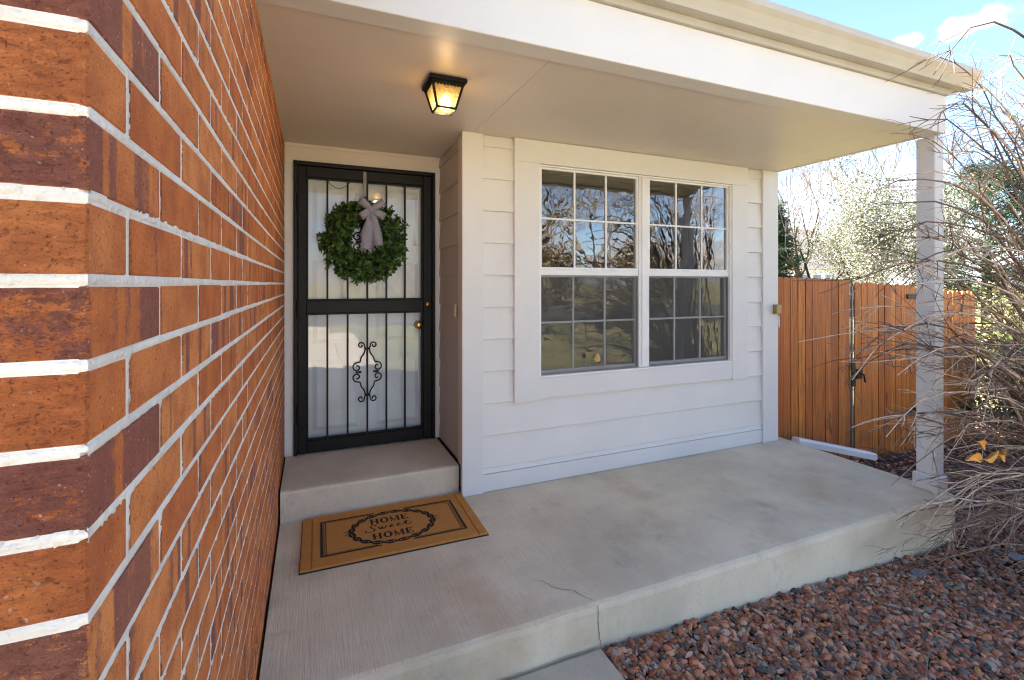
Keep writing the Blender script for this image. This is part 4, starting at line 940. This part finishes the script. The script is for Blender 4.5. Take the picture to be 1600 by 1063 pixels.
# arching bare shrub at the right
sb = thing('bare_shrub', 'large bare arching shrub with pale twigs in front of the porch post', 'shrub', (4.75, 1.15, -.36)); sr = random.Random(88); SBASE = Vector((4.75, 1.15, -.37))
def cane(az, el, ln, droop, tip=None):
    bend, lift = sr.uniform(.4, .7), sr.uniform(.2, .5); mb = MB(); th = sr.choice([.7, 1, 1, 1.35, 1.7]); b = SBASE + Vector((sr.gauss(0, .13), sr.gauss(0, .13), 0)); h = Vector((math.cos(az), math.sin(az), 0)); n_ = 13; pts = []; rs = []
    for k in range(n_ + 1):
        q = k / n_
        if tip is not None: c_ = b.lerp(tip, bend) + Vector((0, 0, lift * (tip - b).length + .22 * max(0, tip.z))); p = b * (1 - q) ** 2 + c_ * 2 * q * (1 - q) + tip * q * q
        else: p = b + h * (ln * math.cos(el) * (q ** 1.15)) + Vector((0, 0, ln * math.sin(el) * (1.35 * q - .55 * q * q) - droop * q * q * q))
        pts.append(p + Vector((sr.gauss(0, .009), sr.gauss(0, .009), sr.gauss(0, .009)))); rs.append(0.0058 * th * (1 - q) ** .8 + .0021)
    mb.tube(pts, rs, 5, False)
    for _ in range(sr.randint(6, 11)):
        i = sr.randint(4, n_ - 1); tdir = (pts[i + 1] - pts[i - 1]).normalized(); ax = tdir.orthogonal(); ax.rotate(Matrix.Rotation(sr.uniform(0, 6.283), 3, tdir)); dd = (tdir + ax.normalized() * sr.uniform(.35, .9)).normalized(); l2 = sr.uniform(.12, .5) * (1.15 - .5 * i / n_); tp = [pts[i]]
        for k in range(5): dd = (dd + Vector((sr.gauss(0, .09), sr.gauss(0, .09), sr.gauss(-.03, .09)))).normalized(); tp.append(tp[-1] + dd * l2 / 5)
        mb.tube(tp, [max(.003, rs[i] * .6), .0024, .0022, .0019, .0016, .0011], 4, False)
        for _2 in range(sr.randint(0, 3)):
            j = sr.randint(1, 4); d3 = (dd + Vector((sr.gauss(0, .6), sr.gauss(0, .6), sr.gauss(0, .5)))).normalized(); l3 = sr.uniform(.04, .16); mb.tube([tp[j], tp[j] + d3 * l3 * .5 + Vector((0, 0, .006)), tp[j] + d3 * l3], [.002, .0017, .0012], 3, False)
    mb.build('cane', M[sr.choice(['twig', 'twigdark', 'twigpale', 'twigpale'])], sb, True); return pts
for k in range(175):
    if k % 5 == 0: cane(sr.uniform(-math.pi, math.pi), sr.uniform(.3, 1.2), sr.uniform(1.2, 2.3), sr.uniform(0, .4)); continue
    y = sr.uniform(1.12, 1.72) if k % 3 else sr.uniform(1.4, 1.72)
    if k % 10 < 4: z = sr.uniform(-.15, 1.0); xm = 2.55 + .4 * max(0, .5 - z)
    else: z = sr.uniform(.8, 2.7); xm = 2.45 + max(0, z - 1.4) * .75
    cane(0, 0, 0, 0, Vector((xm + 1.5 * sr.random() ** 1.25 - .12, y, z)))
t = NT('dead_leaf', .6); t.color(t.mix(t.noise(60, 4), (.55, .22, .02), (.75, .42, .08))); M['dead'] = t.m
for (x, y, z, a_, ln) in ((3.02, 1.25, .60, .35, .09), (2.95, 1.25, .535, 2.7, .10), (3.09, 1.24, .53, -.2, .10), (3.21, 1.25, .52, .5, .11)):
    mb = MB(); m = 9
    for k in range(m):
        q = k / (m - 1); ww = .026 * math.sin(math.pi * (.05 + .93 * q)) ; cx_ = x + math.cos(a_) * ln * (q - .5); cy_ = y + math.sin(a_) * ln * .4 * (q - .5); cz_ = z + .014 * math.sin(q * 5 + x * 40)
        mb.v += [(cx_ - .3 * ww, cy_ - .5 * ww, cz_ - ww * .75), (cx_, cy_ + .012, cz_), (cx_ + .3 * ww, cy_ - ww * .6, cz_ + ww * .8)]
    for k in range(m - 1): mb.f += [(3 * k, 3 * k + 1, 3 * k + 4, 3 * k + 3), (3 * k + 1, 3 * k + 2, 3 * k + 5, 3 * k + 4)]
    tag(mb.build('dead_leaf', M['dead'], sb, True), 'curled orange dead leaf')
for k, (x, y, a_, ln) in enumerate(((1.75, 1.28, 2.2, .22), (2.0, 1.42, 1.3, .2), (2.35, 1.15, .4, .25))):
    z = gz(x, y) + .032; tag(MB().tube([(x + math.cos(a_) * ln * q, y + math.sin(a_) * ln * q, z + .012 * math.sin(q * 3)) for q in (-.5, -.2, .1, .5)], [.0022, .002, .0018, .001], 5).build('dry_stalk', M['twig']), ['dry stalk lying on gravel nearest the walkway corner', 'thin dry stalk on the gravel close below the slab edge', 'dry stalk on the gravel nearest the lower right corner'][k], 'stalk', 'dry stalks')

# ---------------------------------------------------------------- house beyond the fence
nb = thing('neighbour_house', 'distant house with dark roof and white framed bay seen over the fence', 'house', (30, 21.5, -.7))
wallm = plain('far_wall', (.42, .4, .38), .8, .06, 2)
B(25.2, 36, 21, 29, -.8, 2.9).build('wall', wallm, nb)
rfn = MB().prism([(20.6, 2.8), (25, 5.6), (29.4, 2.8)], 0, 24.9, 36.4).build('roof', M['shingle'], nb)
MB().lathe([(.5, 5.3), (.55, 5.6), (.35, 6.3), (.1, 6.4)], (28.2, 24.6, 0), 2, 9).build('chimney', M['shingle'], rfn)
B(26.6, 30.4, 19.6, 21, -.8, 2.3).build('bay', M['vinyl'], nb); MB().prism([(19.4, 2.28), (21.01, 3.05), (21.01, 2.28)], 0, 26.4, 30.6).build('bay_roof', M['shingle'], nb)
for x in (26.9, 28.1, 29.3):
    wd = B(x, x + .8, 19.57, 19.6, .6, 2.0).build('window', M['vinyl'], nb); B(x + .06, x + .74, 19.555, 19.569, .66, 1.94).build('pane', plain('far_pane', (.12, .2, .3), .1, .1, 3), wd)

# ---------------------------------------------------------------- across the street, seen mirrored in the glass
for k, (x, y, h_, s_, lb) in enumerate(((5.2, -6.5, 7.5, 101, 'bare street tree by the walk in front of the house'), (10.5, -9.5, 8.5, 102, 'bare yard tree right of the front walk'), (1.5, -22, 10, 103, 'bare tree across the road opposite the door'), (14, -23, 11, 104, 'bare tree across the road opposite the window'), (24, -22, 11, 105, 'bare tree across the road farthest along'))):
    tree('bare_tree', lb, (x, y, -.3), h_, 5, s_, M['barkgrey'], .15, spread=.75, first=.28, rmin=.006, up=.03)
for k, (x, lb) in enumerate(((8, 'wide brown hedge shrub across the road left'), (16, 'wide brown hedge shrub across the road middle'), (25, 'wide brown hedge shrub across the road right'))):
    bush('shrub', lb, (x, -25, -.4), 4.2, 5.2, 7000, BR + [(.25, .19, .09)], 200 + k, None, (.15, .3))
